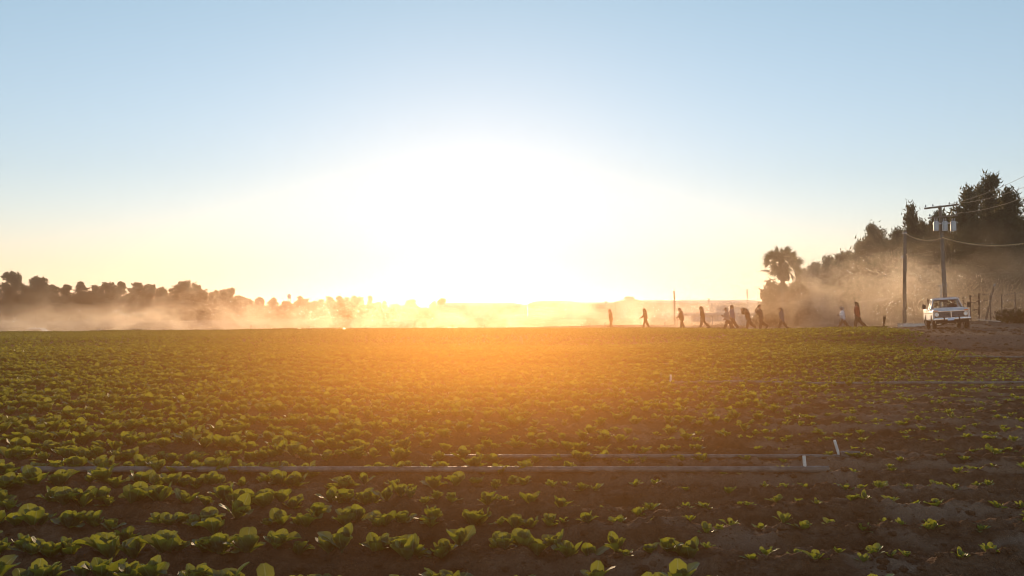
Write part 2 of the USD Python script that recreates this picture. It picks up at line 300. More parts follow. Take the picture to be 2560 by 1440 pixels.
left_trees = [(30, 677, 34, 250, .35, 'tallest tree at the far left with an open, ragged crown'), (90, 691, 32, 246, 0, 'rounded dense tree second from the left edge'), (134, 714, 20, 256, 0, 'low tree right of the rounded dense tree'),
    (166, 712, 18, 258, 0, 'low even-topped tree left of the small knobbly crown'), (203, 705, 17, 252, .2, 'small tree with a knobbly crown standing over its neighbours'), (236, 715, 16, 262, .5, 'thin tree beside the gap in the left trees'),
    (268, 705, 24, 250, .1, 'broad tree right of the gap in the left trees'), (300, 706, 18, 256, .6, 'see-through tree between the broad tree and the airy grove'), (342, 705, 24, 250, .75, 'airy tall tree with sky showing through its crown'),
    (374, 710, 20, 254, .8, 'second airy tree with sky between its branches'), (406, 718, 15, 258, .5, 'thin low tree just left of the big dark dome'), (456, 703, 38, 244, 0, 'big dark dome-shaped tree, the broadest on the left'),
    (494, 712, 17, 250, .2, 'narrow tree leaning out of the right of the dark dome'), (532, 727, 18, 256, .2, 'small tree between the two dome-shaped trees'), (566, 720, 30, 246, 0, 'dark rounded tree, second of the two domes'),
    (600, 741, 15, 258, .1, 'low tree on the right shoulder of the second dome'), (622, 749, 12, 262, .3, 'last small tree of the dark left grove')]
for k, (px, top, hw, D, airy, lb) in enumerate(left_trees): gum_tree(px, top, hw, D, lb, 100 + k, airy)
thin = [(649, 743, 12, .2, 'small dark tree alone right of the left grove'), (676, 749, 8, .3, 'tiny tree left of the slim upright sapling'), (685, 745, 6, .3, 'slim upright sapling left of the water tower'),
        (716, 752, 22, .1, 'wide bushy tree under the water tower'), (750, 741, 13, .2, 'rounded little tree right of the water tower'), (766, 746, 8, .5, 'wispy little tree right of the rounded little tree'), (784, 753, 10, .6, 'see-through sunlit shrub-like tree in the thin far row'),
        (801, 747, 9, .3, 'small dark tree in the middle of the thin far row'), (823, 741, 12, .3, 'clump-topped tree in the middle of the thin far row'), (851, 740, 12, .4, 'tall light-filled tree of the thin far row'), (868, 744, 10, .4, 'glowing tree right of the tall light-filled tree'),
        (885, 739, 11, .4, 'tallest backlit tree near the right end of the thin row'), (902, 744, 10, .5, 'ragged backlit tree near the right end of the thin row'), (925, 741, 6, .1, 'slim column-shaped tree ending the thin far row'),
        (944, 755, 9, .3, 'low bush right of the column-shaped tree'), (960, 754, 4, 0, 'tiny pointed tree alone left of the sun'), (990, 760, 14, .1, 'low dark bush left of the sun, beside the bright tree'), (1028, 748, 15, .7, 'bright washed-out tree left of the sun'),
        (1083, 756, 8, .2, 'small washed-out bush just under the sun'), (1102, 745, 11, .1, 'round washed-out tree just under the sun')]
for k, (px, top, hw, airy, lb) in enumerate(thin): gum_tree(px, top, hw, 318 + 6 * (k % 3), lb, 200 + k, airy, base=.22)
def understory(name, segs, seed, mat, label):
    rng = np.random.default_rng(seed); ms = []
    for px0, px1, top, D in segs:
        x0, x1 = (px0 - 1280) / F * D, (px1 - 1280) / F * D; h = zz(top, D); n = max(2, int((x1 - x0) / 2.2))
        lobes = [(x0 + (k + .5) * (x1 - x0) / n, D + rng.uniform(-2, 2), h * .42 * rng.uniform(.85, 1.1), 2.0, 2.0, h * .55) for k in range(n)]
        ms.append(crown(rng, lobes, n * 75, 9, .6, .36, .1, 1.3, shell=.2))
    return obj(name, ms, M[mat], kind='stuff', label=label, category='undergrowth')
understory('undergrowth', [(-60, 240, 728, 256), (240, 420, 730, 258), (420, 610, 738, 254), (610, 700, 758, 300), (700, 960, 760, 322), (960, 1110, 766, 326)], 5, 'gum', 'dark undergrowth filling the foot of the far left trees')

def pine(px, top, hw, D, label, seed, base_py=None, lobes_n=9, spiky=.55, name='pine_tree', dens=1.0, lo=.16):
    rng = np.random.default_rng(seed); b = P(px, 790, D); gz = float(base_z(b[0], b[1])); h = zz(top, D) - gz; rw = hw * D / F * 1.14
    t = thing(name, label, 'tree', (b[0], b[1], gz), rng.uniform(0, 360), 'trees along the right side')
    lobes = []
    for k in range(lobes_n):
        f = (k + .5) / lobes_n; a = k * 2.399 + rng.uniform(0, .8); rr = rw * (.50 - .18 * f) * rng.uniform(.8, 1.2); sp = rw * (.72 - .45 * f ** 1.6)
        lobes.append((math.cos(a) * sp, math.sin(a) * sp, h * (lo + (.95 - lo) * f) - rr * .4, rr, rr, rr * 1.25))
    lobes.append((0, 0, h * .52, rw * .62, rw * .62, h * .40)); lobes.append((rng.normal() * .2, rng.normal() * .2, h - rw * .30, rw * .30, rw * .30, rw * .36))
    obj('trunk', limbs(rng, h * .95, .12 + h * .012, rw * .6, 8, .15, tips=np.array([l[:3] for l in lobes])), M['bark'], t)
    n = int(min(2300, 15 * rw * h + 200) * dens); leaf = .055 + .0004 * D
    obj('crown', crown(rng, lobes, int(n * 1.25), 22, .26 + .001 * D, leaf, spiky, 2.2, tri=True), M['pine'], t)
pines = [(2425, 478, 52, 92, 'tall pine standing left of the highest pine'), (2478, 446, 52, 95, 'highest pine of the right side, behind the utility poles'), (2522, 478, 42, 90, 'tall pine standing right of the highest pine'),
         (2556, 545, 40, 96, 'lower pine cut off by the right edge of the picture'), (2352, 532, 52, 99, 'pine just behind the three grey transformers'), (2300, 562, 42, 106, 'pine between the short bare pole and the transformer pole'),
         (2238, 580, 42, 118, 'bushy pine left of the short bare pole'), (2188, 570, 44, 126, 'pine with a feathery rounded top, in the middle of the row'), (2150, 610, 36, 138, 'shoulder-high pine stepping down from the feathery pine'),
         (2112, 634, 36, 150, 'pine in the sloping part of the row right of the palm'), (2078, 646, 34, 164, 'pine two trees right of the palm'), (2042, 660, 32, 180, 'small hazy pine next to the palm on its right'), (2010, 676, 30, 196, 'faintest far pine, partly behind the palm')]
for k, (px, top, hw, D, lb) in enumerate(pines): pine(px, top, hw, D, lb, 300 + k)
pine(2283, 520, 17, 104, 'thin spiky pine poking above the trees beside the short bare pole', 330, lobes_n=7, dens=.8, spiky=.9, lo=.5)
pine(1944, 712, 52, 100, 'rounded hazy bush below the palm', 331, name='rounded_bush', spiky=.15, lo=.05, dens=1.3)
pine(1994, 712, 38, 102, 'second hazy bush, right of the palm trunk', 332, name='rounded_bush', spiky=.15, lo=.05, dens=1.2)
understory('undergrowth', [(1960, 2100, 700, 170), (2080, 2170, 672, 140), (2160, 2260, 640, 128), (2230, 2600, 610, 103)], 6, 'pine', 'dark undergrowth filling the foot of the right-hand pines')

# fan palm
D = 97; b = on(1957, D); t = thing('fan_palm', 'lone fan palm with a ragged round head of fronds', 'palm tree', b)
hc = zz(662, D) - b[2]; rng = np.random.default_rng(8)
obj('trunk', tube([(0, 0, -.2), (.05, 0, hc * .4), (0, .05, hc * .8), (0, 0, hc)], [.34, .24, .22, .26], 12), M['bark'], t, smooth=True)
def frond(rng, az, el, stalk, fan):
    d = np.array([math.cos(az) * math.cos(el), math.sin(az) * math.cos(el), math.sin(el)]); side = unit(np.cross(d, [0, 0, 1.0])); upv = np.cross(side, d); rl = rng.normal() * .75; side, upv = side * math.cos(rl) + upv * math.sin(rl), upv * math.cos(rl) - side * math.sin(rl)
    o = d * .15; e = d * stalk - np.array([0, 0, .10 * stalk]); ms = [tube([o, (o + e) / 2 + upv * .05, e], [.035, .025, .018], 5)]
    n = 27; V, Fc = [], []
    for k in range(n):
        a = (k / (n - 1) - .5) * 2 * 1.05; dd = unit(d * math.cos(a) + side * math.sin(a) + upv * .12 * math.cos(a * 2)); Lk = fan * (1 - .18 * abs(a) / 1.35) * rng.uniform(.7, 1.12); wv = unit(np.cross(dd, upv)) * .032
        m1 = e + dd * Lk * .55; tip = e + dd * Lk - np.array([0, 0, .08 * Lk * rng.uniform(.6, 1.6)]); b0 = len(V)
        V += [e - wv * .3, e + wv * .3, m1 + wv, m1 - wv, tip]; Fc += [[b0, b0 + 1, b0 + 2], [b0, b0 + 2, b0 + 3], [b0 + 3, b0 + 2, b0 + 4]]
    ms.append(trimesh.Trimesh(V, Fc, process=False)); return join(ms)
crownp = 60
for k in range(crownp):
    el = math.radians(np.interp(k / crownp, [0, .2, .6, 1], [82, 58, 20, -38]) + rng.normal() * 6); m = frond(rng, k * 2.399 + rng.normal() * .15, el, rng.uniform(.35, 1.5), rng.uniform(.8, 1.2)); m.apply_translation((0, 0, hc)); obj('frond', m, M['palm'], t)
sk = crown(rng, [(0, 0, hc - .7, .42, .42, .8)], 60, 8, .25, .16, -.1, 2.0); obj('dead_frond_skirt', sk, M['bark'], t)

# ------------------------------------------------------------------ utility poles and wires
D = 75; b = on(2366, D); top = P(2350, 514, D); hp = top - b
t = thing('utility_pole', 'leaning wooden utility pole with two crossarms and three grey transformers', 'utility pole', b)
obj('pole', tube([(0, 0, -.3), tuple(hp * .5), tuple(hp)], [.15, .135, .11], 10), M['wood'], t, smooth=40)
def at(px, py, D=D, o=b): return P(px, py, D) - o
obj('crossarm', beam(at(2309, 522) - [0, .16, 0], at(2393, 512) - [0, .16, 0], .13, .13), M['wood'], t)
obj('crossarm', beam(at(2318, 546) - [0, .16, 0], at(2392, 538) - [0, .16, 0], .11, .11), M['wood'], t)
for px, py in ((2312, 518), (2330, 516), (2371, 511), (2390, 509), (2322, 541), (2388, 534)):
    c = at(px, py) - [0, .16, 0]; obj('insulator', tube([c + [0, 0, -.02], c + [0, 0, .05], c + [0, 0, .09], c + [0, 0, .16]], [.025, .06, .04, .03], 8), M['grey'], t)
for px in (2335, 2357, 2378):
    c = at(px, 567) - [0, .36, 0]; tr = obj('transformer', tube([c - [0, 0, .34], c - [0, 0, .33], c + [0, 0, .30], c + [0, 0, .34], c + [0, 0, .38]], [.15, .2, .2, .2, .12], 16), M['steel'], t, smooth=40)
    for s in (-.08, .08): obj('bushing', tube([c + [s, 0, .36], c + [s, 0, .62]], [.035, .02], 6), M['grey'], tr)
    for z in (-.2, 0, .2): obj('band', disc(c + [0, 0, z], (0, 0, 1), .207, .03, 16), M['steel'], tr)
obj('mounting_rail', beam(at(2330, 560) - [0, .13, 0], at(2384, 558) - [0, .13, 0], .1, .1), M['steel'], t)
for a, c in ((2335, 2322), (2357, 2350), (2378, 2388)): obj('jumper_wire', tube([at(a, 553) - [0, .36, 0], at((a + c) / 2 + 3, 545) - [0, .25, 0], at(c, 536) - [0, .16, 0]], .014, 5), M['cable'], t)
obj('ladder_rung', [beam(hp * f + [-.2, -.1, 0], hp * f + [.2, -.1, 0], .03) for f in (.3, .36, .42, .48)], M['steel'], t)
b2 = on(2261, 80); t2 = thing('utility_pole', 'short bare dark pole without crossarms, left of the transformer pole', 'utility pole', b2)
tp2 = P(2262, 576, 80) - b2
obj('pole', tube([(0, 0, -.3), tuple(tp2 * .5), tuple(tp2)], [.14, .13, .12], 10), M['wood'], t2, smooth=40); obj('bracket', box(-.2, -.1, -.1, .1, tp2[2] * .72, tp2[2] * .74), M['steel'], t2); obj('cable_clamp', disc(tp2 - [0, 0, .22], (0, 0, 1), .16, .08, 12), M['steel'], t2)
def sagline(a, c, sag, n=40):
    s = np.linspace(0, 1, n)[:, None]; p = a * (1 - s) + c * s; p[:, 2] -= (4 * sag * s * (1 - s))[:, 0]; return p
def lashed(name, a, c, sag, label):
    t = thing(name, label, 'cable'); p = sagline(a, c, sag, 90); obj('cable', tube(p, .024, 6), M['cable'], t, smooth=True)
    Lc = np.linalg.norm(np.diff(p, axis=0), axis=1).sum(); n = int(Lc / .06); s = np.linspace(0, 1, n); q0 = np.stack([np.interp(s, np.linspace(0, 1, 90), p[:, k]) for k in range(3)], 1)
    ph = s * Lc / .38 * 2 * np.pi; d = unit(c - a); sd = unit(np.cross(d, [0, 0, 1.0])); q0 = q0 + .045 * (np.cos(ph)[:, None] * sd + np.sin(ph)[:, None] * [0, 0, 1.0]); obj('lashing_wire', tube(q0, .020, 5), M['rope'], t, smooth=True)
lashed('lashed_cable', P(2263, 584, 79.8), P(2351, 597, 74.8), .32, 'short sagging lashed cable between the two utility poles')
lashed('lashed_cable', P(2357, 595, 74.8), P(2620, 598, 62), .5, 'long sagging lashed cable running off the right edge')
for (px, py), (qx, qy), lb in (((2371, 510), (2600, 420), 'highest overhead wire rising to the right edge'), ((2390, 508), (2600, 452), 'middle overhead wire rising to the right edge'), ((2388, 533), (2600, 478), 'lowest overhead wire rising to the right edge')):
    obj('overhead_wire', tube(sagline(P(px, py, 74.8), P(qx, qy, 52), .25), .010, 5), M['cable'], label=lb, category='wire')

# ------------------------------------------------------------------ people
def union(parts): return m3.Manifold.batch_boolean(parts, m3.OpType.Add)
def smooth_body(man, edge, it=6):
    t = tm(man.refine_to_length(edge)); t.merge_vertices(); trimesh.smoothing.filter_taubin(t, .5, -.53, it); return t
def person(label, loc, rotz, h=1.72, lean=6, head=12, legs=((22, 4), (-20, 18)), arms=((-12, 18, 6), (14, 25, 6)), top='navy', topc=(.03, .035, .05), bottomc=(.03, .03, .035), cap='visor', capc=(.03, .03, .035),
           hood=False, flap=False, long_top=False, tied=False, pouch=False, foot_pitch=(0, 0), seat_z=None, tail=False, group='field workers walking in line'):
    k = h / 1.75; R = np.radians; A = lambda *v: np.array(v, float)
    dirn = lambda a: A(math.sin(R(a)), 0, math.cos(R(a)))                  # forward lean measured from straight up
    foot, ankles, knees = [], [], []
    for (hp, kn) in legs:
        kd = -dirn(-hp); sd = -dirn(-(hp - kn)); knees.append(.44 * k * kd); ankles.append(.44 * k * kd + .42 * k * sd)
    lowest = min(a[2] for a in ankles); hz = -lowest + .075 * k if seat_z is None else seat_z
    hip = A(0, 0, hz); up = dirn(lean); waist = hip + .20 * k * dirn(lean * .5); chest = hip + .40 * k * up + A(.02, 0, 0); neckb = hip + .54 * k * up
    hd = dirn(lean + head); hc = neckb + .085 * k * dirn(lean + head * .5) + .115 * k * hd; fw = A(hd[2], 0, -hd[0])
    hipj = [hip + A(0, s * .095 * k, 0) for s in (1, -1)]; shj = [neckb + A(-.01, s * .185 * k, -.045 * k) for s in (1, -1)]
    B = [hull(sph(hipj[0], .10 * k), sph(hipj[1], .10 * k), sph(waist, .115 * k)), hull(sph(waist, .115 * k), sph(chest + A(0, .08 * k, 0), .115 * k), sph(chest - A(0, .08 * k, 0), .115 * k)),
         hull(sph(shj[0], .06 * k), sph(shj[1], .06 * k), sph(chest + A(0, .07 * k, 0), .11 * k), sph(chest - A(0, .07 * k, 0), .11 * k)), bone(neckb - .03 * up, hc - .07 * k * hd, .062 * k, .055 * k)]
    skull = hull(sph(hc + .02 * k * hd - fw * .012, .093 * k, 14), sph(hc - .035 * k * hd + fw * .012, .075 * k), sph(hc - .085 * k * hd + fw * .045 * k, .042 * k)); B.append(skull)
    face = hc + fw * .088 * k
    B += [hull(sph(face + hd * .02 * k, .012 * k, 8), sph(face + fw * .022 * k - hd * .02 * k, .016 * k, 8)), hull(sph(face - hd * .055 * k + A(0, .022, 0) * k - fw * .008, .011 * k, 8), sph(face - hd * .055 * k - A(0, .022, 0) * k - fw * .008, .011 * k, 8))]
    for s in (1, -1): B += [hull(sph(hc + A(0, s * .086 * k, 0) + hd * .015, .018 * k, 8), sph(hc + A(0, s * .083 * k, 0) - hd * .03, .012 * k, 8)), sph(face + A(0, s * .034 * k, 0) + hd * .012 * k - fw * .012, .013 * k, 8)]
    sleeves, trousers, shoes = [], [], []
    for n, s in enumerate((1, -1)):
        sa, el, ab = arms[n]; lat = math.sin(R(ab)) * s
        ud = unit(A(math.sin(R(sa)), lat, -math.cos(R(sa)))); fd = unit(A(math.sin(R(sa + el)), lat * .5 - (.35 * s if el > 100 else 0), -math.cos(R(sa + el))))
        e = shj[n] + ud * .29 * k; w = e + fd * .25 * k
        B += [bone(shj[n], e, .052 * k, .040 * k), bone(e, w, .041 * k, .028 * k)]
        sleeves += [bone(shj[n], e, .078 * k, .066 * k), bone(e, e + (w - e) * .92, .067 * k, .052 * k)]
        # hand: palm, four bent fingers, thumb
        side = unit(np.cross(fd, A(0, 1, 0))); hn = unit(np.cross(side, fd)); wide = side
        pb = w + fd * .085 * k
        B.append(hull(sph(w + wide * .014, .019 * k, 8), sph(w - wide * .014, .019 * k, 8), sph(pb + wide * .03 * k, .014 * k, 8), sph(pb - wide * .03 * k, .014 * k, 8)))
        for fi in range(4):
            o = pb + wide * (.032 - .0215 * fi) * k; ln = (.036, .042, .039, .031)[fi] * k; d2 = unit(fd * .8 - hn * s * .6); m_ = o + fd * ln; B += [bone(o, m_, .009 * k, .008 * k, 6), bone(m_, m_ + d2 * ln * .95, .008 * k, .007 * k, 6)]
        tb = w + fd * .03 * k + wide * .03 * k; tmid = tb + unit(fd * .7 + wide * .7) * .04 * k; B += [bone(tb, tmid, .012 * k, .010 * k, 6), bone(tmid, tmid + unit(fd - hn * s * .4) * .03 * k, .010 * k, .008 * k, 6)]
        kk, a = hipj[n] + knees[n], hipj[n] + ankles[n]
        B += [bone(hipj[n], kk, .085 * k, .055 * k), bone(kk, a, .056 * k, .036 * k)]
        fp = R(foot_pitch[n]); ff = A(math.cos(fp), 0, -math.sin(fp)); fz = A(-math.sin(fp), 0, -math.cos(fp)) * -1
        heel, toe = a - ff * .045 * k - A(0, 0, .035 * k), a + ff * .175 * k - A(0, 0, .045 * k)
        B.append(hull(sph(a, .04 * k), sph(heel, .036 * k), sph(toe, .026 * k)))
        shoes.append(hull(sph(heel + A(0, .012, 0), .042 * k), sph(heel - A(0, .012, 0), .042 * k), sph(toe + A(0, .02, 0) - ff * .02, .034 * k), sph(toe - A(0, .02, 0) - ff * .02, .034 * k), sph(a, .05 * k)))
        trousers += [bone(hipj[n], kk, .115 * k, .092 * k), bone(kk, a + A(0, 0, .02), .094 * k, .082 * k)]
    t = thing('person', label, 'person', loc, rotz, group)
    obj('body', smooth_body(union(B), .03, 4), M['skin'], t, smooth=True)
    hem = hip - A(.01, 0, .16 * k if long_top else .04 * k)
    tops = sleeves + [hull(sph(shj[0], .072 * k), sph(shj[1], .072 * k), sph(chest + A(0, .08 * k, 0), .16 * k), sph(chest - A(0, .08 * k, 0), .16 * k), sph(neckb, .085 * k)),
                      hull(sph(chest + A(0, .07 * k, 0), .158 * k), sph(chest - A(0, .07 * k, 0), .158 * k), sph(hem + A(0, .085 * k, 0), .15 * k), sph(hem - A(0, .085 * k, 0), .15 * k))]
    if hood: tops.append(hull(sph(neckb - fw * .10 * k + A(0, .05, 0), .06 * k), sph(neckb - fw * .10 * k - A(0, .05, 0), .06 * k), sph(neckb + up * .06 - fw * .06, .05 * k)))
    obj('jacket' if long_top or hood else 'shirt', smooth_body(union(tops), .05, 5), cloth(top, topc), t, smooth=True)
    trs = trousers + [hull(sph(hipj[0], .125 * k), sph(hipj[1], .125 * k), sph(waist - A(0, 0, .05), .115 * k))]
    obj('trousers', smooth_body(union(trs), .05, 5), cloth('t%02d' % int(1000 * bottomc[0]), bottomc), t, smooth=True)
    for sh in shoes: obj('shoe', smooth_body(sh, .04, 2), M['dark'], t, smooth=True)
    if cap:
        c = hc + hd * .035 * k - fw * .008; parts = [sph(c, .108 * k, 14).trim_by_plane([float(v) for v in unit(hd + fw * .08)], float(np.dot(unit(hd + fw * .08), c + hd * .005)))]
        if cap == 'visor': parts.append(hull(*[sph(c + fw * (.10 if abs(q) < .06 else .07) * k + A(0, q * k, 0) + hd * .012, .008, 6) for q in (-.07, 0, .07)], *[sph(c + fw * .185 * k + A(0, q * k, 0) - hd * .01, .007, 6) for q in (-.04, .04)]))
        if cap == 'brim': parts.append(hull(*[sph(c + fw * .19 * k * math.cos(a) + A(0, .17 * k * math.sin(a), 0) + hd * .008, .008, 6) for a in np.linspace(0, 6.283, 14)[:-1]]))
        if cap == 'beanie': parts = [hull(sph(c, .108 * k, 14), sph(c - hd * .05 - fw * .03, .10 * k, 10))]
        obj('hat' if cap != 'visor' else 'cap', tm(union(parts)), cloth('c%02d' % int(1000 * capc[0]), capc), t, smooth=35)
    if flap: obj('neck_cloth', tm(hull(sph(hc - fw * .07 * k + hd * .02, .075 * k), sph(hc + A(0, .05, 0) - fw * .05 - hd * .04, .06 * k), sph(hc - A(0, .05, 0) - fw * .05 - hd * .04, .06 * k), sph(neckb - fw * .11 * k - up * .06, .06 * k))), cloth(top + 'f', tuple(np.array(topc) * .8)), t, smooth=True)
    if tied: obj('tied_jacket', [tm(hull(sph(hip + A(0, .13 * k, .05), .05), sph(hip - A(0, .13 * k, -.05), .05), sph(hip + A(-.13, .09, -.22), .05), sph(hip + A(-.13, -.09, -.22), .05), sph(hip + A(.10, 0, .05), .06))), tm(bone(hip + A(-.14, -.1, -.05), hip + A(-.27, -.1, -.32), .035, .02))], cloth('tied', (.05, .04, .04)), t, smooth=True)
    if pouch: obj('waist_strap', [tm(bone(hip + A(.1, .1, .05), hip + A(.28, .1, -.12), .025, .015)), tm(bone(hip + A(.1, -.1, .07), hip + A(-.12, -.1, .07), .03))], cloth('strap', (.04, .035, .03)), t, smooth=True)
    if tail: obj('hair', tm(hull(sph(hc - fw * .08 * k, .05), sph(neckb - fw * .12 * k - up * .12, .035))), cloth('hair', (.02, .015, .012)), t, smooth=True)
    return t
still = ((3, 2), (-4, 6))
def pp(px, D): return on(px, D)
person('person in peaked cap and hooded jacket standing with hands in pockets, nearest the sun', pp(1527, 91), 180, 1.72, 4, 14, still, ((-2, 12, 4), (-6, 16, 4)), 'brown', (.10, .06, .045), (.10, .06, .04), hood=True, long_top=True)
person('person in cap with neck cloth, one arm swung forward, second from the sun', pp(1614, 86), 172, 1.74, 6, 18, ((16, 2), (-14, 16)), ((28, 22, 6), (-8, 18, 5)), 'rust', (.07, .04, .035), (.05, .035, .03), flap=True, long_top=True)
person('stooped person in cap with hunched back in front of the low trailer left end', pp(1705, 84), 176, 1.74, 12, 10, ((10, 6), (-7, 10)), ((20, 40, 6), (4, 20, 5)), 'plum', (.05, .03, .03), (.05, .033, .03), hood=True, long_top=True)
person('bareheaded person with bowed head striding in a dark jacket, before the low trailer', pp(1757, 77), 180, 1.74, 7, 26, ((18, 3), (-26, 16)), ((4, 14, 5), (-8, 18, 5)), 'black', (.035, .026, .024), (.075, .06, .055), cap='beanie', capc=(.02, .016, .014), hood=True, foot_pitch=(0, 24))
person('person in dark cap and grey-white shirt with forearm bent, overlapping the taller walker', pp(1819, 74), 180, 1.68, 8, 16, ((20, 4), (-26, 14)), ((10, 85, 6), (-4, 40, 5)), 'greyshirt', (.17, .165, .17), (.06, .04, .035), flap=True, foot_pitch=(0, 22))
person('taller person in blue shirt and knit hat just behind the grey-shirted walker', pp(1831, 75.5), 180, 1.80, 4, 6, ((10, 2), (-20, 12)), ((4, 14, 6), (-10, 14, 6)), 'blue', (.075, .10, .16), (.06, .045, .04), cap='beanie', capc=(.06, .045, .04), foot_pitch=(0, 18))
person('person doubled over with head bowed into raised arms', pp(1872, 73), 180, 1.74, 20, 48, ((14, 4), (-18, 34)), ((62, 96, 8), (55, 105, 8)), 'darkcoat', (.05, .04, .036), (.06, .045, .04), cap='beanie', capc=(.03, .024, .022), hood=True, long_top=True, foot_pitch=(0, 40))
person('person holding a hand to the face with the rear foot kicked up', pp(1902, 71), 180, 1.78, 6, 12, ((6, 2), (-14, 50)), ((42, 128, 8), (30, 120, 6)), 'olive', (.07, .06, .055), (.06, .045, .04), capc=(.05, .035, .03), foot_pitch=(0, 48))
person('person in brimmed sun hat and blue-grey jacket taking a long stride', pp(1955, 73), 180, 1.72, 7, 14, ((22, 4), (-27, 12)), ((2, 16, 5), (-14, 14, 6)), 'slate', (.07, .09, .11), (.045, .035, .032), cap='brim', capc=(.10, .085, .07), flap=True, long_top=True, foot_pitch=(0, 22))
person('person in white shirt and cap with forearm held out, left of the red-shirted person', pp(2107, 71), 180, 1.66, 6, 4, ((28, 4), (-30, 10)), ((20, 70, 8), (-26, 12, 8)), 'white', (.36, .35, .35), (.05, .035, .032), capc=(.30, .27, .26), flap=True, pouch=True, foot_pitch=(-6, 24))
person('tall person in red shirt and dark cap striding towards the left, nearest the truck', pp(2143, 68), 180, 1.80, 4, 4, ((16, 8), (-28, 14)), ((8, 22, 6), (-20, 22, 12)), 'red', (.20, .045, .032), (.05, .035, .032), capc=(.05, .04, .045), tail=True, tied=True, foot_pitch=(0, 26))

# ------------------------------------------------------------------ pickup truck (local x forward, y to its left)
TR = on(2366, 54.5); TROT = 180 + 90 - 17.2
t = thing('pickup_truck', 'old white pickup truck with chrome bumper driving towards the viewer on the dusty track', 'pickup truck', TR, TROT, roll=3.2, scale=(.92, .92, .92))
W = .98; wheel_x = (1.78, -1.62)
front = union([rbox(.80, 2.60, -W, W, .52, 1.10, .07), rbox(.84, 2.58, -W + .06, W - .06, .9, 1.17, .06), hull(*[sph((x, y, z), .05) for x, z in ((.82, 1.19), (2.48, 1.14), (.82, .9), (2.5, .9)) for y in (-.70, .70)])])
cabl = rbox(-.80, .95, -W, W, .50, 1.20, .06)
bed = union([rbox(-2.68, -.82, -W, W, .52, 1.20, .05)]) - m3.Manifold.cube([1.70, 1.72, .8]).translate([-2.60, -.86, .72])
body = union([front, cabl, bed])
for wx in wheel_x: body = body - m3.Manifold.cylinder(2.4, .47, .47, 28).rotate([90, 0, 0]).translate([wx, 1.2, .42])
body = body - m3.Manifold.cube([1.5, 1.70, .6]).translate([-.72, -.85, .64])       # cab interior
body = body - m3.Manifold.cube([.10, 1.78, .36]).translate([2.54, -.89, .66])          # grille recess
bd = obj('body', tm(body), M['white'], t, smooth=35)
obj('roof', tm(rbox(-.68, .42, -.74, .74, 1.68, 1.79, .05) + rbox(-.60, .34, -.62, .62, 1.70, 1.815, .05)), M['white'], t, smooth=35)
for s in (1, -1):
    obj('windscreen_pillar', beam((.90, s * .83, 1.17), (.40, s * .69, 1.72), .06), M['white'], t)
    obj('rear_pillar', beam((-.72, s * .84, 1.17), (-.62, s * .69, 1.72), .14, .07), M['white'], t)
    d = obj('door', tm(rbox(-.66, .78, s * .955 - .03, s * .955 + .03, .58, 1.17, .025)), M['white'], t, smooth=35)
    obj('handle', box(-.58, -.42, s * 1.0 - .018, s * 1.0 + .018, 1.03, 1.06), M['chrome'], d); obj('vent_window_bar', beam((.45, s * .83, 1.19), (.32, s * .72, 1.66), .03), M['dark'], d)
    obj('window_frame', [beam((-.62, s * .82, 1.19), (-.54, s * .71, 1.67), .05), beam((-.54, s * .705, 1.67), (.34, s * .705, 1.67), .05)], M['white'], d)
    obj('side_trim', box(-2.6, 2.3, s * .992 - .012, s * .992 + .012, .92, .95), M['chrome'], t)
    obj('side_window', (np.array([(-.60, s * .815, 1.19), (.76, s * .825, 1.19), (.34, s * .70, 1.66), (-.54, s * .70, 1.66)]), np.array([[0, 1, 2, 3]])), M['glass'], t)
    mi = obj('mirror', tm(rbox(.62, .70, s * 1.22 - .09, s * 1.22 + .09, 1.20, 1.46, .03)), M['dark'], t, smooth=35); obj('mirror_arm', [beam((.62, s * .95, 1.10), (.66, s * 1.2, 1.24), .02), beam((.62, s * .86, 1.42), (.66, s * 1.2, 1.42), .02)], M['chrome'], mi)
    hb = obj('headlight', disc((2.585, s * .76, .85), (1, 0, 0), .095, .06, 24), M['lens'], t, smooth=35); obj('bezel', [tm(m3.Manifold(mm) if False else mm) for mm in (trimesh.creation.annulus(r_min=.097, r_max=.125, height=.05, sections=24, transform=trimesh.transformations.translation_matrix((2.60, s * .76, .85)) @ trimesh.geometry.align_vectors([0, 0, 1], [1, 0, 0])),)], M['chrome'], hb)
    obj('turn_signal', tm(rbox(2.56, 2.63, s * .80 - .12, s * .80 + .12, 1.035, 1.09, .02)), M['orange'], t)
    obj('bumper_guard', tm(rbox(2.78, 2.86, s * .40 - .035, s * .40 + .035, .44, .68, .03)), M['dark'], t)
    obj('wiper', beam((.90, s * .12, 1.20), (.72, s * .12 + .42, 1.37), .018), M['dark'], t)
    obj('mud_flap', box(-2.18, -2.16, s * .84 - .14, s * .84 + .14, .2, .55), M['rubber'], t)
obj('windscreen', (np.array([(.915, -.80, 1.19), (.915, .80, 1.19), (.43, .68, 1.69), (.43, -.68, 1.69)]), np.array([[0, 1, 2, 3]])), M['glass'], t)
obj('windscreen_seal', [beam((.92, -.80, 1.185), (.92, .80, 1.185), .03), beam((.43, -.68, 1.685), (.43, .68, 1.685), .03), beam((.925, .80, 1.19), (.435, .68, 1.69), .03), beam((.925, -.80, 1.19), (.435, -.68, 1.69), .03)], M['dark'], t)
rw = obj('rear_window', (np.array([(-.70, -.74, 1.22), (-.70, .74, 1.22), (-.63, .66, 1.66), (-.63, -.66, 1.66)]), np.array([[0, 1, 2, 3]])), M['glass'], t)
obj('frame', [beam((-.69, y, 1.22), (-.63, y, 1.66), .05) for y in (-.2, .2)] + [beam((-.70, -.76, 1.2), (-.70, .76, 1.2), .06), beam((-.625, -.68, 1.67), (-.625, .68, 1.67), .05), beam((-.64, -.2, 1.60), (-.64, .2, 1.60), .04)], M['dark'], rw)
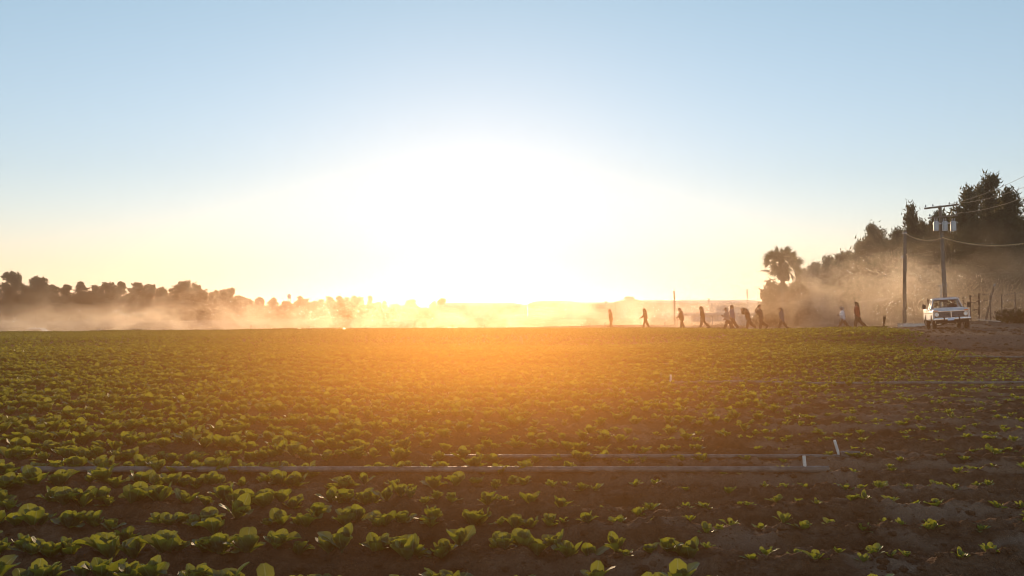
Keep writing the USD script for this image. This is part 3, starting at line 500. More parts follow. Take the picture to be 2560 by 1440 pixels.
gr = obj('grille', box(2.545, 2.56, -.88, .88, .67, 1.01), M['dark'], t)
obj('grille_frame', [box(2.56, 2.63, -.93, .93, 1.0, 1.035), box(2.56, 2.63, -.93, .93, .645, .675), box(2.56, 2.63, -.93, -.895, .66, 1.02), box(2.56, 2.63, .895, .93, .66, 1.02), box(2.56, 2.635, -.03, .03, .67, 1.005)], M['chrome'], gr)
obj('grille_bar', [box(2.565, 2.60, -.62, -.035, z, z + .014) for z in (.73, .79, .85, .91, .96)] + [box(2.565, 2.60, .035, .62, z, z + .014) for z in (.73, .79, .85, .91, .96)], M['grey'], gr)
obj('hood_edge', box(2.53, 2.565, -.86, .86, 1.105, 1.135), M['chrome'], t)
bp_ = obj('front_bumper', tm(rbox(2.64, 2.80, -1.01, 1.01, .50, .66, .035)), M['chrome'], t, smooth=35)
obj('number_plate', box(2.802, 2.812, -.22, .12, .50, .63), M['plate'], bp_)
obj('rear_bumper', tm(rbox(-2.86, -2.72, -.95, .95, .46, .62, .03)), M['chrome'], t)
obj('valance', box(2.35, 2.60, -.85, .85, .36, .54), M['dark'], t); obj('axle', [disc((1.78, 0, .38), (0, 1, 0), .05, 1.6), box(1.7, 1.86, -.5, .5, .40, .52)], M['dark'], t); obj('axle', [disc((-1.62, 0, .38), (0, 1, 0), .06, 1.6), disc((-1.62, 0, .38), (0, 1, 0), .16, .22)], M['dark'], t); obj('chassis', [box(-2.6, 2.5, y - .04, y + .04, .46, .58) for y in (-.42, .42)], M['dark'], t)
for wx in wheel_x:
    for s in (1, -1):
        wv = obj('wheel', disc((wx, s * .86, .38), (0, 1, 0), .23, .15), M['pale'], t, smooth=35)
        th = np.linspace(0, 2 * np.pi, 37); prof = [(.23, -.10), (.34, -.115), (.375, -.09), (.385, 0), (.375, .09), (.34, .115), (.23, .10)]
        tv = np.array([[(wx + r * math.cos(a), s * .86 + y, .38 + r * math.sin(a)) for r, y in prof] for a in th[:-1]]).reshape(-1, 3); n_ = len(prof); F_ = []
        for a in range(36):
            for c in range(n_ - 1): F_.append([a * n_ + c, a * n_ + c + 1, ((a + 1) % 36) * n_ + c + 1, ((a + 1) % 36) * n_ + c])
        tt = trimesh.Trimesh(*[np.array(tv), np.vstack([np.array(F_)[:, [0, 1, 2]], np.array(F_)[:, [0, 2, 3]]])], process=False); trimesh.repair.fix_normals(tt); obj('tyre', tt, M['rubber'], wv, smooth=40)
        obj('hub_cap', disc((wx, s * .945, .38), (0, 1, 0), .09, .05), M['chrome'], wv, smooth=35)
obj('seat', [tm(rbox(-.62, -.1, -.8, .8, .66, .84, .05)), tm(rbox(-.66, -.5, -.8, .8, .80, 1.22, .05))], M['dark'], t); obj('dashboard', tm(rbox(.62, .92, -.80, .80, .95, 1.20, .05)), M['dark'], t)
obj('steering_wheel', [trimesh.creation.torus(.18, .015, 24, 8, transform=trimesh.transformations.translation_matrix((.45, .38, 1.14)) @ trimesh.transformations.rotation_matrix(-1.0, (0, 1, 0))), beam((.45, .38, 1.14), (.75, .38, 1.0), .04)], M['dark'], t)
obj('bed_rack_post', [beam((-.9, -.84, 1.19), (-.9, -.84, 1.86), .05), beam((-.9, -.70, 1.19), (-.9, -.70, 1.72), .04)], M['wood'], t)
Rz = lambda v, a: np.array([v[0] * math.cos(a) - v[1] * math.sin(a), v[0] * math.sin(a) + v[1] * math.cos(a), v[2]])
dr = TR + Rz(np.array([-.28, .38, .05]) * .92, math.radians(TROT))
person('driver in dark clothes sitting at the wheel of the white pickup truck', dr, TROT, 1.54, -8, 6, ((74, 70), (78, 74)), ((52, 30, 4), (52, 34, 4)), 'driver', (.035, .03, .03), (.03, .03, .035), cap='visor', capc=(.03, .03, .03), seat_z=.79, group=None)

# ------------------------------------------------------------------ tractors, trailers, car, crates in the dust
def wheel(t, c, r, w, mat='pale'):
    wv = obj('wheel', disc(c, (0, 1, 0), r * .6, w * .9, 18), M[mat], t, smooth=35)
    obj('tyre', [trimesh.creation.annulus(r_min=r * .6, r_max=r, height=w, sections=24, transform=trimesh.transformations.translation_matrix(c) @ trimesh.transformations.rotation_matrix(np.pi / 2, (1, 0, 0)))], M['rubber'], wv)
def tractor(label, loc, rotz, canopy=True):
    t = thing('tractor', label, 'tractor', loc, rotz, None)
    obj('hood', tm(rbox(.35, 2.1, -.38, .38, .85, 1.45, .07)), M['pale'], t, smooth=35); obj('chassis', tm(rbox(-1.1, 1.9, -.28, .28, .55, .95, .06)), M['grey'], t); obj('seat', [box(-.75, -.25, -.3, .3, 1.15, 1.25), box(-.78, -.68, -.3, .3, 1.2, 1.7)], M['dark'], t)
    for s in (1, -1):
        obj('mudguard', tm(rbox(-1.15, .05, s * .72 - .2, s * .72 + .2, 1.45, 1.55, .04)), M['pale'], t); wheel(t, (-.55, s * .8, .75), .75, .42); wheel(t, (1.6, s * .72, .48), .48, .26)
        for x in (-1.0, .25): obj('canopy_post', beam((x, s * .55, 1.3), (x, s * .55, 2.75), .06), M['grey'], t)
        obj('headlight', disc((2.11, s * .25, 1.25), (1, 0, 0), .08, .04, 12), M['lens'], t)
    obj('canopy', tm(rbox(-1.3, .6, -.8, .8, 2.75, 2.86, .04)), M['pale'], t); obj('exhaust', tube([(1.2, .15, 1.4), (1.2, .15, 2.3)], .05, 8), M['grey'], t); obj('steering_wheel', trimesh.creation.torus(.2, .02, 18, 6, transform=trimesh.transformations.translation_matrix((.15, 0, 1.6))), M['dark'], t)
tractor('pale canopied tractor lost in the dust beside the tank wagon', on(1930, 116), 184)
b = on(1990, 114)
t = thing('tank_wagon', 'long pale water tank on wheels fading into the dust behind the walkers', 'water tank', b, 176)
obj('tank', tm(hull(*[sph((x, y, z), .38, 12) for x in (-2.0, 1.7) for y in (-.55, .55) for z in (.95, 1.75)])), M['pale'], t, smooth=40); obj('frame', [box(-2.3, 2.8, y - .06, y + .06, .5, .62) for y in (-.5, .5)], M['grey'], t)
for x in (-1.3, -.4):
    for s in (1, -1): wheel(t, (x, s * .95, .45), .45, .25)
obj('hatch', disc((-.2, 0, 2.16), (0, 0, 1), .28, .14, 16), M['grey'], t); obj('tow_bar', beam((2.7, 0, .55), (3.9, 0, .5), .1), M['grey'], t)
b = on(1792, 108)
t = thing('packing_trailer', 'long low flat trailer with hanging boxes standing behind the walkers', 'trailer', b, 0)
obj('deck', tm(rbox(-4.5, 4.6, -1.2, 1.2, .98, 1.12, .03)), M['pale'], t); obj('side_rail', [box(-4.5, 4.6, -1.24, -1.2, 1.12, 1.28)], M['grey'], t)
for x0, x1, z0 in ((-2.75, -2.0, .35), (-1.5, -.85, .25), (-.5, .7, .42), (1.6, 3.1, .40)): obj('hanging_box', tm(rbox(x0, x1, -1.1, .6, z0, .979, .03)), M['pale'], t)
for x in (-4.1, -.68, 1.1, 4.2): obj('support_leg', beam((x, -1.0, 0), (x, -1.0, 1.0), .08), M['grey'], t); obj('support_leg', beam((x, 1.0, 0), (x, 1.0, 1.0), .08), M['grey'], t)
for x in (3.4, 3.9):
    for s in (1, -1): wheel(t, (x, s * .95, .35), .35, .2)
def crate(px, D, z, w, h, label):
    p = on(px, D); c = thing('crate', label, 'crate', (p[0], p[1], p[2] + z)); obj('side', [box(-w / 2, w / 2, -.4, -.36, 0, h), box(-w / 2, w / 2, .36, .4, 0, h), box(-w / 2, -w / 2 + .04, -.36, .36, 0, h), box(w / 2 - .04, w / 2, -.36, .36, 0, h), box(-w / 2, w / 2, -.36, .36, 0, .04)], M['pale'], c)
    for x in (-w / 2 - .012, w / 2 + .012): obj('handle_rail', box(x - .01, x + .01, -.2, .2, h * .6, h * .7), M['grey'], c)
crate(1805, 108, 1.122, 1.3, 1.0, 'bigger pale crate on the flat trailer deck, left one'); crate(1838, 108, 1.122, .8, .8, 'smaller pale crate on the flat trailer deck, right one'); crate(1852, 106, 0, 1.2, 1.2, 'pale crate standing on the ground at the right end of the flat trailer')
tractor('tractor with a canopy washed out by glare, raising dust left of the sun', on(1040, 132, -.1), 176)
# pale car beyond the left crop edge
b = on(100, 140, -.38)
t = thing('car', 'pale car half hidden behind the far left edge of the crop', 'car', b, 0)
obj('body', tm(union([rbox(-2.1, 2.2, -.85, .85, .35, .88, .09), hull(*[sph((x, y, z), .06) for x, z in ((-1.7, .85), (1.0, .85), (-1.2, 1.4), (.35, 1.42)) for y in (-.72, .72)])])), M['white'], t, smooth=35)
obj('windscreen', (np.array([(1.02, -.66, .93), (1.02, .66, .93), (.44, .62, 1.42), (.44, -.62, 1.42)]) + [.05, 0, .01], np.array([[0, 1, 2, 3]])), M['glass'], t)
for s in (1, -1): obj('side_window', box(-1.3, .5, s * .795 - .004, s * .795 + .004, .98, 1.34), M['dark'], t); [wheel(t, (x, s * .78, .32), .32, .2) for x in (-1.35, 1.35)]
# posts by the trailers
b = on(1687, 112); tp = P(1685.5, 729, 112) - b
t = thing('tall_post', 'tall plain post standing above the shed roofs, left one of the two', 'post', b); obj('post', tube([(0, 0, -.2), tuple(tp * .5), tuple(tp)], [.10, .095, .09], 10), M['wood'], t); obj('post_cap', disc(tp + [0, 0, .03], (0, 0, 1), .12, .08, 10), M['grey'], t)
b = on(1870, 100); tp = P(1867.5, 722, 100) - b
t = thing('ribbed_post', 'tall post ringed with ribs standing above the bent-over walker', 'post', b); obj('post', tube([(0, 0, -.2), tuple(tp * .5), tuple(tp)], .045, 8), M['steel'], t)
for k in range(26): obj('ring', tube([tp * (.30 + .027 * k) + [-.11, -.06, 0], tp * (.30 + .027 * k) + [.0, -.07, .035], tp * (.30 + .027 * k) + [.11, -.06, .06]], .02, 5), M['steel'], t)

# ------------------------------------------------------------------ yard on the right: shelters, fence, plank, marker, debris
def shelter(label, px0, px1, top0, top1, D, side_open=False):
    a, c = on(px0, D), on(px1, D); w = c[0] - a[0]; h0, h1 = P(px0, top0, D)[2] - a[2], P(px1, top1, D)[2] - a[2]
    t = thing('shelter', label, 'shelter', a); n = 9; s = np.linspace(0, 1, n); z = h0 + (h1 - h0) * s - .18 * np.sin(s * np.pi)
    for x, z_ in ((.05, h0), (w * .5, (h0 + h1) / 2 - .2), (w - .05, h1)):
        for y in (0, 3): obj('post', beam((x, y, -.2), (x, y, z_ - .02), .1), M['wood'], t)
    V = np.vstack([np.c_[s * w, np.full(n, y), z + dz] for dz in (0, .05) for y in (-.3, 3.3)]); q = []
    for k in range(n - 1): q += [[k, k + 1, n + k + 1, n + k], [2 * n + k, 3 * n + k, 3 * n + k + 1, 2 * n + k + 1], [k, 2 * n + k, 2 * n + k + 1, k + 1], [n + k, n + k + 1, 3 * n + k + 1, 3 * n + k]]
    obj('tarp_roof', (V, np.array(q)), M['tarp'], t, smooth=40)
    if side_open: return t
    obj('back_sheet', box(.1, w - .1, 2.96, 2.99, .0, min(h0, h1) - .25), M['tarp'], t); obj('side_sheet', box(w * .52, w * .54, .1, 2.9, 0, min(h0, h1) - .3), M['tarp'], t)
shelter('low tarp shelter behind the red-shirted person, roof sagging', 2108, 2182, 755, 752, 104); shelter('tarp shelter left of the dark bare pole, roof rising to the right', 2172, 2230, 754, 745, 103)
shelter('wooden lean-to behind the truck roof', 2318, 2372, 722, 724, 100, True)
shelter('low shed with a flat roof edge catching the sun, right of the truck', 2378, 2440, 733, 731, 98, True)
b = on(2357, 76); t = thing('pump_stand', 'small sunlit metal stand poking up behind the truck roof', 'stand', b)
for x in (-.16, .16): obj('leg', beam((x, 0, 0), (x * .8, 0, P(2357, 716, 76)[2] - b[2]), .07), M['pvc'], t)
zt = P(2357, 715, 76)[2] - b[2]; obj('top_plate', box(-.28, .28, -.2, .2, zt - .05, zt + .06), M['pvc'], t); obj('valve', disc((0, 0, zt * .7), (0, 1, 0), .12, .1, 12), M['steel'], t)
fp = []
for k, (px, top, D) in enumerate(((2408, 742, 74), (2426, 738, 72), (2448, 733, 70), (2476, 734, 67), (2504, 736, 64), (2538, 730, 61), (2575, 726, 58))): fp.append((on(px, D), P(px, top, D)[2]))
t = thing('wire_fence', 'thin wire fence on metal posts right of the truck', 'fence', fp[0][0]); o = fp[0][0]
for a, zt in fp: obj('fence_post', beam(a - o - [0, 0, .2], np.array([a[0] - o[0], a[1] - o[1], zt - o[2]]), .05), M['wood'], t)
for f in (.25, .5, .75, .96): obj('fence_wire', tube([np.array([a[0] - o[0], a[1] - o[1] - .04, (zt - a[2]) * f + a[2] - o[2]]) for a, zt in fp], .006, 5), M['steel'], t)
b = on(2480, 68); t = thing('leaning_pole', 'pale pole leaning against the fence right of the truck', 'pole', b); e = P(2486, 712, 67) - b; obj('pole', tube([(-.5, 0, 0), tuple(e)], [.06, .045], 8), M['wood'], t); obj('pole_tip', disc(e, (0, 0, 1), .07, .12, 8), M['steel'], t)
b = on(2470, 60, .05); t = thing('plank', 'white plank lying across a stub of wood right of the truck', 'plank', b, -10, pitch=6)
obj('board', box(-.66, .66, -.10, .10, .1, .15), M['pvc'], t); obj('stub', box(-.05, .45, -.25, .2, -.12, .095), M['wood'], t)
b = on(2209, 66); zt = P(2209, 792, 66)[2] - b[2]; t = thing('marker_stake', 'thin marker stake with a small dark plate left of the truck', 'stake', b); obj('stake', tube([(0, 0, -.2), (.02, 0, zt)], .018, 6), M['wood'], t); obj('plate', box(-.05, .12, -.03, -.02, zt - .16, zt), M['dark'], t)
def scrub(px, D, w, h, label, seed, n=55, mat='gum', name='scrub_bush'):
    b = on(px, D); rng = np.random.default_rng(seed); t = thing(name, label, 'bush', b)
    obj('stems', join([tube([(0, 0, -.05), (rng.normal() * w * .3, rng.normal() * w * .3, h * .5), (rng.normal() * w * .6, rng.normal() * w * .5, h * rng.uniform(.7, 1.1))], [.03, .02, .006], 5) for _ in range(14)]), M['bark'], t)
    obj('foliage', crown(rng, [(0, 0, h * .5, w * .6, w * .6, h * .45)], n, 7, .2, .06, .3, 2.2), M[mat], t)
scrub(2540, 58, 1.2, .7, 'dry brush pile by the right edge, below the fence', 40); scrub(2548, 80, 1.7, 2.4, 'hazy grey bush at the right edge before the pines', 41, 150, 'pine'); scrub(2515, 66, 1.0, .7, 'low scrub clump at the foot of the fence', 42)
b = on(2360, 66); t = thing('pallet_pile', 'pale flat stack lying left of the truck cab', 'pallet stack', on(2286, 70)); [obj('board', box(-1.0, 1.0, -.5, .5, .12 * k, .12 * k + .09), M['pvc'], t) for k in range(3)]

# ------------------------------------------------------------------ irrigation pipes, risers and stakes in the field
def pipe_line(label, px0, px1, D, r, riser_px=None, riser=(0, .10), lean=0, end_box=False, py=None):
    x0, x1 = (px0 - 1280) / F * D, (px1 - 1280) / F * D; xs = np.linspace(x0, x1, 60); gz = ground_z(xs, np.full(60, D)); z = np.percentile(gz, 84) + r * .8
    if D > 16: z = gz + r * 1.2; z = np.convolve(np.pad(z, 6, 'edge'), np.ones(13) / 13, 'valid')
    t = thing('irrigation_pipe', label, 'pipe', (0, D, 0)); obj('tube', tube(np.c_[xs, np.zeros(60), np.broadcast_to(z, 60)], r, 16), M['pipe'], t, smooth=40); z1 = np.broadcast_to(z, 60)
    for f in np.arange(.5, 1.0, .5) if D < 16 else (.3, .6, .9): k = int(f * 59); obj('coupling', disc((xs[k], 0, z1[k]), (1, 0, 0), r * 1.16, .09, 16), M['pipe'], t, smooth=40)
    if riser_px:
        x = (riser_px - 1280) / F * D; k = np.argmin(abs(xs - x)); b = np.array([x, 0, z1[k] + r * .8]); obj('riser', tube([b, b + [lean, 0, riser[1]]], riser[0], 12), M['pvc'], t, smooth=40)
    if end_box: obj('end_coupling', disc((x1 + .10, -.02, z1[-1] + .015), (1, 0, 0), r * 1.75, .20, 16), M['pipe'], t, smooth=40)
    else: obj('end_coupling', disc((x1 - .08, 0, z1[-1]), (1, 0, 0), r * 1.2, .26, 16), M['pipe'], t, smooth=40)
pipe_line('long metal irrigation pipe nearest the viewer, with a short upright white stub', 60, 2055, 9.45, .027, 2009, (.016, .105), -.008)
pipe_line('shorter irrigation pipe lying just behind the nearest pipe, with a tilted stub', 1085, 2096, 10.4, .022, 2094, (.014, .15), -.045, True)
pipe_line('far irrigation pipe crossing the right half of the field', 1676, 2620, 21.5, .030, 1676, (.022, .16))
pipe_line('thin irrigation pipe at the far right near the track', 2395, 2640, 32, .030)
stakes = [(628, 815, 92.5), (773, 818, 92.5), (917, 817, 92.5), (1105, 816, 92.5), (1210, 813, 92.5), (1453, 811, 91), (1512, 808, 91.5), (250, 823, 92), (1838, 800, 90), (1662, 808, 95)]
nm = ['under the slim far sapling', 'right of the water tower', 'left of the sun glare', 'straight below the sun', 'just right of the sun', 'left of the first walker', 'close beside the first walker', 'far left near the dome trees', 'behind the pair of walkers', 'between second and third walkers']
for (px, top, D), n in zip(stakes, nm):
    b = on(px, D); t = thing('sprinkler_riser', 'thin sprinkler riser at the far crop edge ' + n, 'sprinkler', b, group='sprinkler risers at the far crop edge'); zt = P(px, top, D)[2] - b[2]
    obj('rod', tube([(0, 0, -.2), (0, 0, zt)], .022, 6), M['steel'], t); obj('sprinkler_head', beam((-.07, 0, zt), (.09, 0, zt + .02), .05), M['steel'], t)

# ------------------------------------------------------------------ crop
def leaf(rng, Lf, Wf, tilt, curl, cup, nu=6, nv=5, wav=.13, stalk=.25):
    t_ = np.linspace(0, 1, nu + 1) ** .8; a = np.radians(tilt + curl * t_ ** 1.5); c = np.zeros((nu + 1, 2)); st = Lf * np.diff(t_)
    c[1:, 0] = np.cumsum(np.sin(a[:-1]) * st); c[1:, 1] = np.cumsum(np.cos(a[:-1]) * st)
    w = Wf * np.interp(t_, [0, stalk * .8, stalk * 1.5, .52, .70, .85, .94, 1], [.11, .13, .50, .90, 1, .88, .64, .30]); s = np.linspace(-1, 1, nv)
    nrm = np.stack([-np.cos(a), np.sin(a)], 1); V = []
    for i_ in range(nu + 1):
        for s_ in s:
            lift = cup * s_ * s_ * w[i_] + wav * w[i_] * abs(s_) * math.sin(13 * t_[i_] + 5 * s_ + Lf * 300)
            V.append((c[i_, 0] + nrm[i_, 0] * lift, s_ * w[i_] * (1 + .06 * math.sin(7 * t_[i_] + s_ * 3)), c[i_, 1] + nrm[i_, 1] * lift))
    q = [[i_ * nv + j_, i_ * nv + j_ + 1, (i_ + 1) * nv + j_ + 1, (i_ + 1) * nv + j_] for i_ in range(nu) for j_ in range(nv - 1)]
    uv = [((s_ + 1) / 2, t0) for t0 in t_ for s_ in s]
    return trimesh.Trimesh(V, np.vstack([np.array(q)[:, [0, 1, 2]], np.array(q)[:, [0, 2, 3]]]), process=False), np.array(uv)
def plant_leaves(kind, seed, low=False):
    rng = np.random.default_rng(seed); out = []; n = rng.integers(8, 12) if kind == 'cabbage' else rng.integers(8, 14)
    if low: n = 9 if kind == 'cabbage' else 8
    for k in range(n):
        f = k / max(1, n - 1); az = k * 2.399 + rng.normal() * .4
        if kind == 'cabbage': Lf, Wf, tilt, curl, cup = rng.uniform(.14, .25) * (.72 + .35 * f), rng.uniform(.055, .082) * (.75 + .3 * f), 6 + 36 * f + rng.normal() * 9, rng.choice([-12, 5, 35, 60]) * (.35 + .75 * f) * rng.uniform(.6, 1.2), rng.uniform(.1, .55)
        else: Lf, Wf, tilt, curl, cup = rng.uniform(.075, .13) * (.7 + .4 * f), rng.uniform(.018, .032), 12 + 50 * f + rng.normal() * 9, rng.uniform(-10, 30), rng.uniform(.1, .5)
        m, uv = leaf(rng, Lf, Wf, tilt, curl, cup, *((4, 3) if low else (8, 7)), stalk=.18 if kind == 'cabbage' else .3)
        m.apply_transform(trimesh.transformations.rotation_matrix(az, (0, 0, 1))); m.apply_translation((.012 * math.cos(az), .012 * math.sin(az), -.012)); out.append((m, uv))
    return out
NV = 8
for kind in ('cabbage', 'seedling'):
    for k in range(NV):
        cl = stage.CreateClassPrim(f'/World/{kind}_shape_{k:03d}')
        UsdGeom.Xform.Define(stage, cl.GetPath()); cl.SetSpecifier(Sdf.SpecifierClass)
        for m, uv in plant_leaves(kind, 500 + k if kind == 'cabbage' else 600 + k): obj('leaf', m, M[kind], cl, smooth=True, uv=uv)
        obj('stem', tube([(0, 0, -.04), (0, 0, .02), (.004, 0, .05)], [.012, .012, .006], 6), M[kind], cl)
rng = np.random.default_rng(77); spots = {'cabbage': [], 'seedling': []}
Yr = 4.75
row_no = 0
while Yr < 95:
    y = ROW0 + round((Yr - ROW0) / ROW) * ROW; xl, xr = -.545 * y - 1.5, min(crop_right(y), .545 * y + 1.2)
    if xr > xl:
        xb = np.interp(y, [5, 6.3, 8.6, 10, 12.6, 18.5, 24, 38, 52], [1.0, .7, -1.3, -1.0, -.4, 2.0, 5.5, 15, 22]); xm = np.interp(y, [5, 6.3, 8.6, 10, 12.6, 18.5, 24, 38, 52], [1.3, 1.1, .5, 1.4, 2.6, 5.6, 9.5, 17.5, 24])
        step = .104 if y < 45 else .21; x = xl + rng.random() * step
        while x < xr:
            edge = xb + rng.normal() * .35; big = x < edge; med = not big and x < xm + rng.normal() * .4
            gap = .05 if big else .18 if med else .30
            if rng.random() > gap and not (-4.9 < x < 3.2 and (9.1 < y < 9.5) and rng.random() < .4):
                pxj = x + rng.normal() * .05; pyj = y + rng.normal() * (.055 if y < 40 else .12)
                if big: spots['cabbage'].append((pxj, pyj, rng.uniform(.48, .94) * np.interp(edge - x, [0, 1.5], [.8, 1.0]), row_no))
                elif med: spots['cabbage' if rng.random() < .65 else 'seedling'].append((pxj, pyj, rng.uniform(.45, .75), row_no))
                else: spots['seedling'].append((pxj, pyj, rng.uniform(.5, .95), row_no))
            x += step * (1 if big else 1.1 if med else 1.35) * rng.uniform(.7, 1.3)
    row_no += 1; Yr += ROW
ones = 'zeroth first second third fourth fifth sixth seventh eighth ninth tenth eleventh twelfth thirteenth fourteenth fifteenth sixteenth seventeenth eighteenth nineteenth'.split()
tens = {2: ('twentieth', 'twenty'), 3: ('thirtieth', 'thirty'), 4: ('fortieth', 'forty'), 5: ('fiftieth', 'fifty'), 6: ('sixtieth', 'sixty'), 7: ('seventieth', 'seventy'), 8: ('eightieth', 'eighty'), 9: ('ninetieth', 'ninety')}
def ordinal(n): return ones[n] if n < 20 else tens[n // 10][0] if n % 10 == 0 else tens[n // 10][1] + '-' + ones[n % 10]
for kind in spots:
    a = np.array(spots[kind]); vis = (np.abs(a[:, 0]) < .515 * a[:, 1] + .1) & (a[:, 1] > 5.9); key = np.where(vis, a[:, 3] + (a[:, 0] + 100) * 1e-4, 1e9); order = np.argsort(key, kind='stable'); near, rest = order[:300], order[300:]
    z = ground_z(a[:, 0], a[:, 1]); rz = rng.uniform(0, 360, len(a)); tx, ty = rng.normal(size=len(a)) * 5, rng.normal(size=len(a)) * 5
    count, first_row = {}, int(a[near, 3].min())
    for k in near:
        x = UsdGeom.Xform.Define(stage, numbered('/World', 'cabbage_plant' if kind == 'cabbage' else 'seedling_plant')); p = x.GetPrim()
        p.GetReferences().AddInternalReference(f'/World/{kind}_shape_{rng.integers(NV):03d}'); p.SetInstanceable(True)
        x.AddTranslateOp().Set((a[k, 0], a[k, 1], float(z[k]))); x.AddRotateXYZOp().Set((tx[k], ty[k], rz[k])); x.AddScaleOp().Set((a[k, 2], a[k, 2], a[k, 2] * .86))
        rw_ = int(a[k, 3]); count[rw_] = count.get(rw_, 0) + 1; rn, nth = ordinal(rw_ - first_row + 1), ordinal(count[rw_])
        size = 'big' if a[k, 2] > .84 else 'middling' if a[k, 2] > .66 else 'little'
        if kind == 'cabbage': tag(p, f'{size} broad-leaved cabbage plant, {nth} from the left in the {rn} crop row from the front', 'cabbage', 'cabbage plants of the front rows')
        else: tag(p, f'{size} yellow-green seedling on bare soil, {nth} from the left in the {rn} seedling row', 'seedling', 'seedlings on the bare soil')
    pi = UsdGeom.PointInstancer.Define(stage, f'/World/{kind}_crop'); pr = []
    for k in range(NV):
        m = join([l for l, _ in plant_leaves(kind, 700 + k, True)]); uv = np.vstack([u for _, u in plant_leaves(kind, 700 + k, True)])
        q_ = usdkit.mesh(stage, f'/World/{kind}_crop/plant_{k:03d}', m, M[kind], smooth=True, uv=uv); pr.append(q_.GetPath())
    pi.CreatePrototypesRel().SetTargets(pr); r_ = rest
    pi.CreateProtoIndicesAttr(Vt.IntArray.FromNumpy(rng.integers(0, NV, len(r_)).astype(np.int32)))
    pi.CreatePositionsAttr(Vt.Vec3fArray.FromNumpy(np.c_[a[r_, 0], a[r_, 1], z[r_]].astype(np.float32))); half = np.radians(rz[r_]) / 2
    pi.CreateOrientationsAttr(Vt.QuathArray([Gf.Quath(float(math.cos(h_)), 0, 0, float(math.sin(h_))) for h_ in half])); pi.CreateScalesAttr(Vt.Vec3fArray.FromNumpy((a[r_, 2:3] * [1, 1, .86]).astype(np.float32)))
    tag(pi.GetPrim(), 'cabbage crop filling the rest of the field towards the dust' if kind == 'cabbage' else 'scattered small seedlings over the bare right part of the field', 'crop', kind='stuff')
print('plants', {k: len(v) for k, v in spots.items()})
# clods of earth
rng = np.random.default_rng(9); n = 22000; cy = 5.3 + 26 * rng.random(n) ** 1.8; cx = (rng.random(n) * 1.15 - .56) * cy * 1.02
cy[-2500:] = 30 + 40 * rng.random(2500); cx[-2500:] = cy[-2500:] * (.36 + .17 * rng.random(2500))
cz = ground_z(cx, cy); pi = UsdGeom.PointInstancer.Define(stage, '/World/soil_clods'); pr = []
for k in range(6):
    s = trimesh.creation.icosphere(2); s.vertices *= (.45 + 1.1 * meshkit.fbm(s.vertices * 1.7 + 7 * k, 3, k))[:, None] * np.array([1, .85, .6]); pr.append(usdkit.mesh(stage, f'/World/soil_clods/clod_{k:03d}', s, M['soil'], smooth=12).GetPath())
pi.CreatePrototypesRel().SetTargets(pr); pi.CreateProtoIndicesAttr(Vt.IntArray.FromNumpy(rng.integers(0, 6, n).astype(np.int32))); pi.CreatePositionsAttr(Vt.Vec3fArray.FromNumpy(np.c_[cx, cy, cz].astype(np.float32)))
pi.CreateScalesAttr(Vt.Vec3fArray.FromNumpy(np.repeat(((.007 + .036 * rng.random(n) ** 6) * np.where(cy > 30, 2.6, 1.0))[:, None], 3, 1).astype(np.float32))); hh = rng.random(n) * 3.14
pi.CreateOrientationsAttr(Vt.QuathArray([Gf.Quath(float(math.cos(h_)), 0, 0, float(math.sin(h_))) for h_ in hh])); tag(pi.GetPrim(), 'loose clods of brown earth strewn between the plants', 'soil', kind='stuff')

# ------------------------------------------------------------------ dust, haze and added veil volumes
for nm_, dn_ in (('dust', .062), ('thin_dust', .034)):
    M[nm_] = usdkit.material(stage, L + nm_, {
    't': ('texture_coordinate', {}), 'g': ('geometry', {}), 'mp': ('mapping', {'scale': (.16, .16, .20)}), 'n': ('noise_texture', {'scale': 1.0, 'detail': 4.0, 'roughness': .58, 'distortion': .8}), 'nr': ('map_range', {'from_min': .44, 'from_max': .68, 'to_min': 0.0, 'to_max': 1.0, 'clamp': True}),
    'ln': ('vector_math', {'math_type': 'length'}), 'fo': ('map_range', {'from_min': 1.0, 'from_max': .35, 'to_min': 0.0, 'to_max': 1.0, 'clamp': True}), 'm1': ('math', {'math_type': 'multiply'}), 'm2': ('math', {'math_type': 'multiply', 'value2': dn_}),
    'v': ('principled_volume', {'color': (1.0, .86, .67), 'anisotropy': .62})},
    [('g.position', 'mp.vector'), ('mp.vector', 'n.vector'), ('n.fac', 'nr.value'), ('t.object', 'ln.vector1'), ('ln.value', 'fo.value'), ('nr.result', 'm1.value1'), ('fo.result', 'm1.value2'), ('m1.value', 'm2.value1'), ('m2.value', 'v.density')], volume='v.volume')
ball = trimesh.creation.icosphere(3)
DUST = [(95, 792, 112, 5, 5, 4.6), (300, 790, 114, 4.5, 5, 5.0), (425, 786, 112, 5, 5, 5.8), (520, 784, 113, 5, 5, 6.0), (765, 785, 114, 5, 5, 5.2), (60, 806, 104, 13, 5, 3.0), (230, 806, 106, 14, 5, 2.8), (400, 802, 106, 12, 6, 3.6), (540, 800, 108, 13, 6, 4.0), (680, 800, 106, 12, 6, 3.8), (800, 797, 114, 13, 7, 4.2), (940, 797, 112, 13, 7, 4.2), (1080, 797, 114, 13, 7, 4.4), (1220, 796, 110, 13, 7, 4.6), (1360, 795, 114, 13, 7, 4.4),
        (1500, 792, 116, 13, 7, 4.8), (1620, 790, 112, 11, 7, 4.4), (1740, 788, 101, 10, 6, 4.2), (1850, 786, 98, 9, 6, 4.2), (1860, 780, 108, 11, 8, 6.0), (1970, 770, 86, 9, 6, 6.5), (2080, 770, 88, 9, 7, 6.5), (2190, 765, 86, 9, 7, 6.5), (2120, 735, 100, 12, 7, 7.0), (2280, 730, 92, 12, 6, 7.0), (2450, 735, 84, 12, 6, 6.5), (2290, 775, 84, 8, 7, 5.0), (2400, 785, 78, 8, 6, 4.0), (2520, 780, 74, 8, 6, 5.0)]
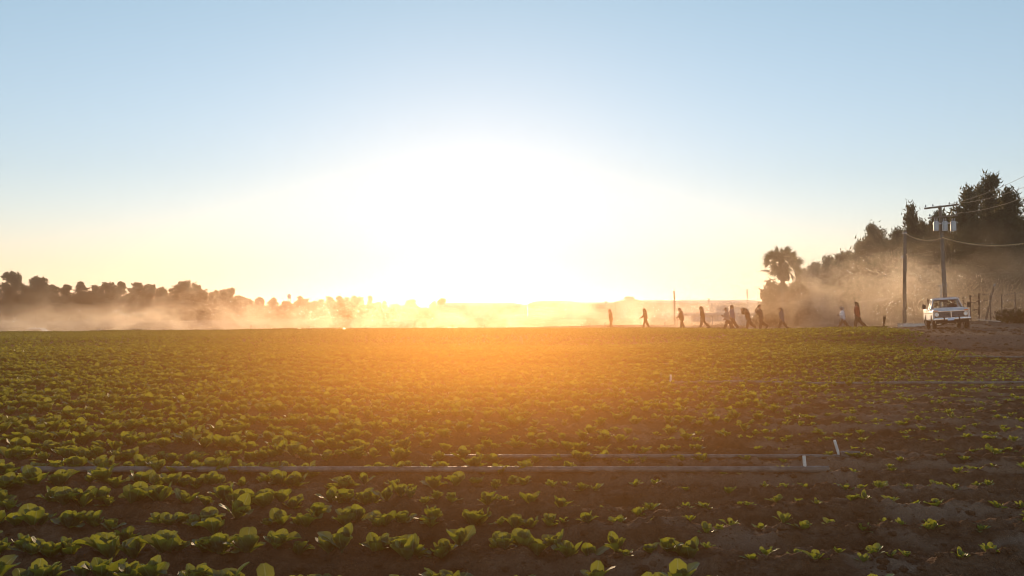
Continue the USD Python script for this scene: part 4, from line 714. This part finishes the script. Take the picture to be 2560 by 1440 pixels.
places = ['rising in a narrow plume near the pale car', 'rising in a plume left of the airy grove', 'rising in a tall plume before the dark dome', 'rising in a plume between the two domes', 'rising in a plume right of the water tower', 'far left before the tall ragged tree', 'before the gap in the left trees', 'before the airy left grove', 'before the two dome trees', 'under the small far trees', 'below the water tower row', 'left of the sun', 'just below the sun', 'right below the sun', 'before the hipped shed', 'before the first walker', 'between second and third walkers', 'over the low trailer', 'before the right end of the low trailer', 'around the tank wagon', 'under the palm', 'behind the white-shirted walker', 'at the tarp shelters', 'high up before the sloping pine row', 'high up around the short bare pole', 'high up before the highest pine', 'left of the truck', 'behind the truck', 'over the fence']
for (px, py, D, rx, ry, rz), pl in zip(DUST, places):
    p = P(px, py, D); x = UsdGeom.Xform.Define(stage, numbered('/World', 'dust_cloud')); x.AddTranslateOp().Set(tuple(float(v) for v in p)); x.AddScaleOp().Set((rx, ry, rz * (.78 if px < 900 else 1.0))); tag(x.GetPrim(), 'drifting cloud of pale sunlit dust ' + pl, 'dust cloud', kind='stuff'); obj('dust', ball, M['dust' if px < 2000 else 'thin_dust'], x.GetPrim(), kind='stuff')
M['plume'] = usdkit.material(stage, L + 'orange_dust', {'t': ('texture_coordinate', {}), 'ln': ('vector_math', {'math_type': 'length'}), 'fo': ('map_range', {'range_type': 'smoothstep', 'from_min': 1.0, 'from_max': .1, 'to_min': 0.0, 'to_max': .0085, 'clamp': True}),
    'v': ('principled_volume', {'color': (1.0, .46, .10), 'anisotropy': .78})}, [('t.object', 'ln.vector1'), ('ln.value', 'fo.value'), ('fo.result', 'v.density')], volume='v.volume')
x = UsdGeom.Xform.Define(stage, numbered('/World', 'dust_cloud')); x.AddTranslateOp().Set((-0.6, 13.0, .6)); x.AddScaleOp().Set((7.6, 13.0, 2.5)); tag(x.GetPrim(), 'added golden volume standing in for the sun veil over the middle crop', 'dust cloud', kind='stuff'); obj('dust', ball, M['plume'], x.GetPrim(), kind='stuff')  # invented soft volume, shaped to carry the orange glow below the sun
gd = usdkit.material(stage, L + 'ground_dust', {'v': ('principled_volume', GROUND_DUST)}, volume='v.volume')  # scattering layer added to spread a warm glare veil over the field
obj('ground_dust', box(-60, 45, -40, 34, -2.0, 2.3), gd, kind='stuff', label='thin layer of brown dust hanging low over the crop', category='dust')
hz = usdkit.material(stage, L + 'haze', {'v': ('principled_volume', HAZE)}, volume='v.volume')
obj('haze', box(-1600, 1600, -150, 1600, -3.2, 19), hz, kind='stuff', label='thin warm dusty air over the whole field', category='haze')
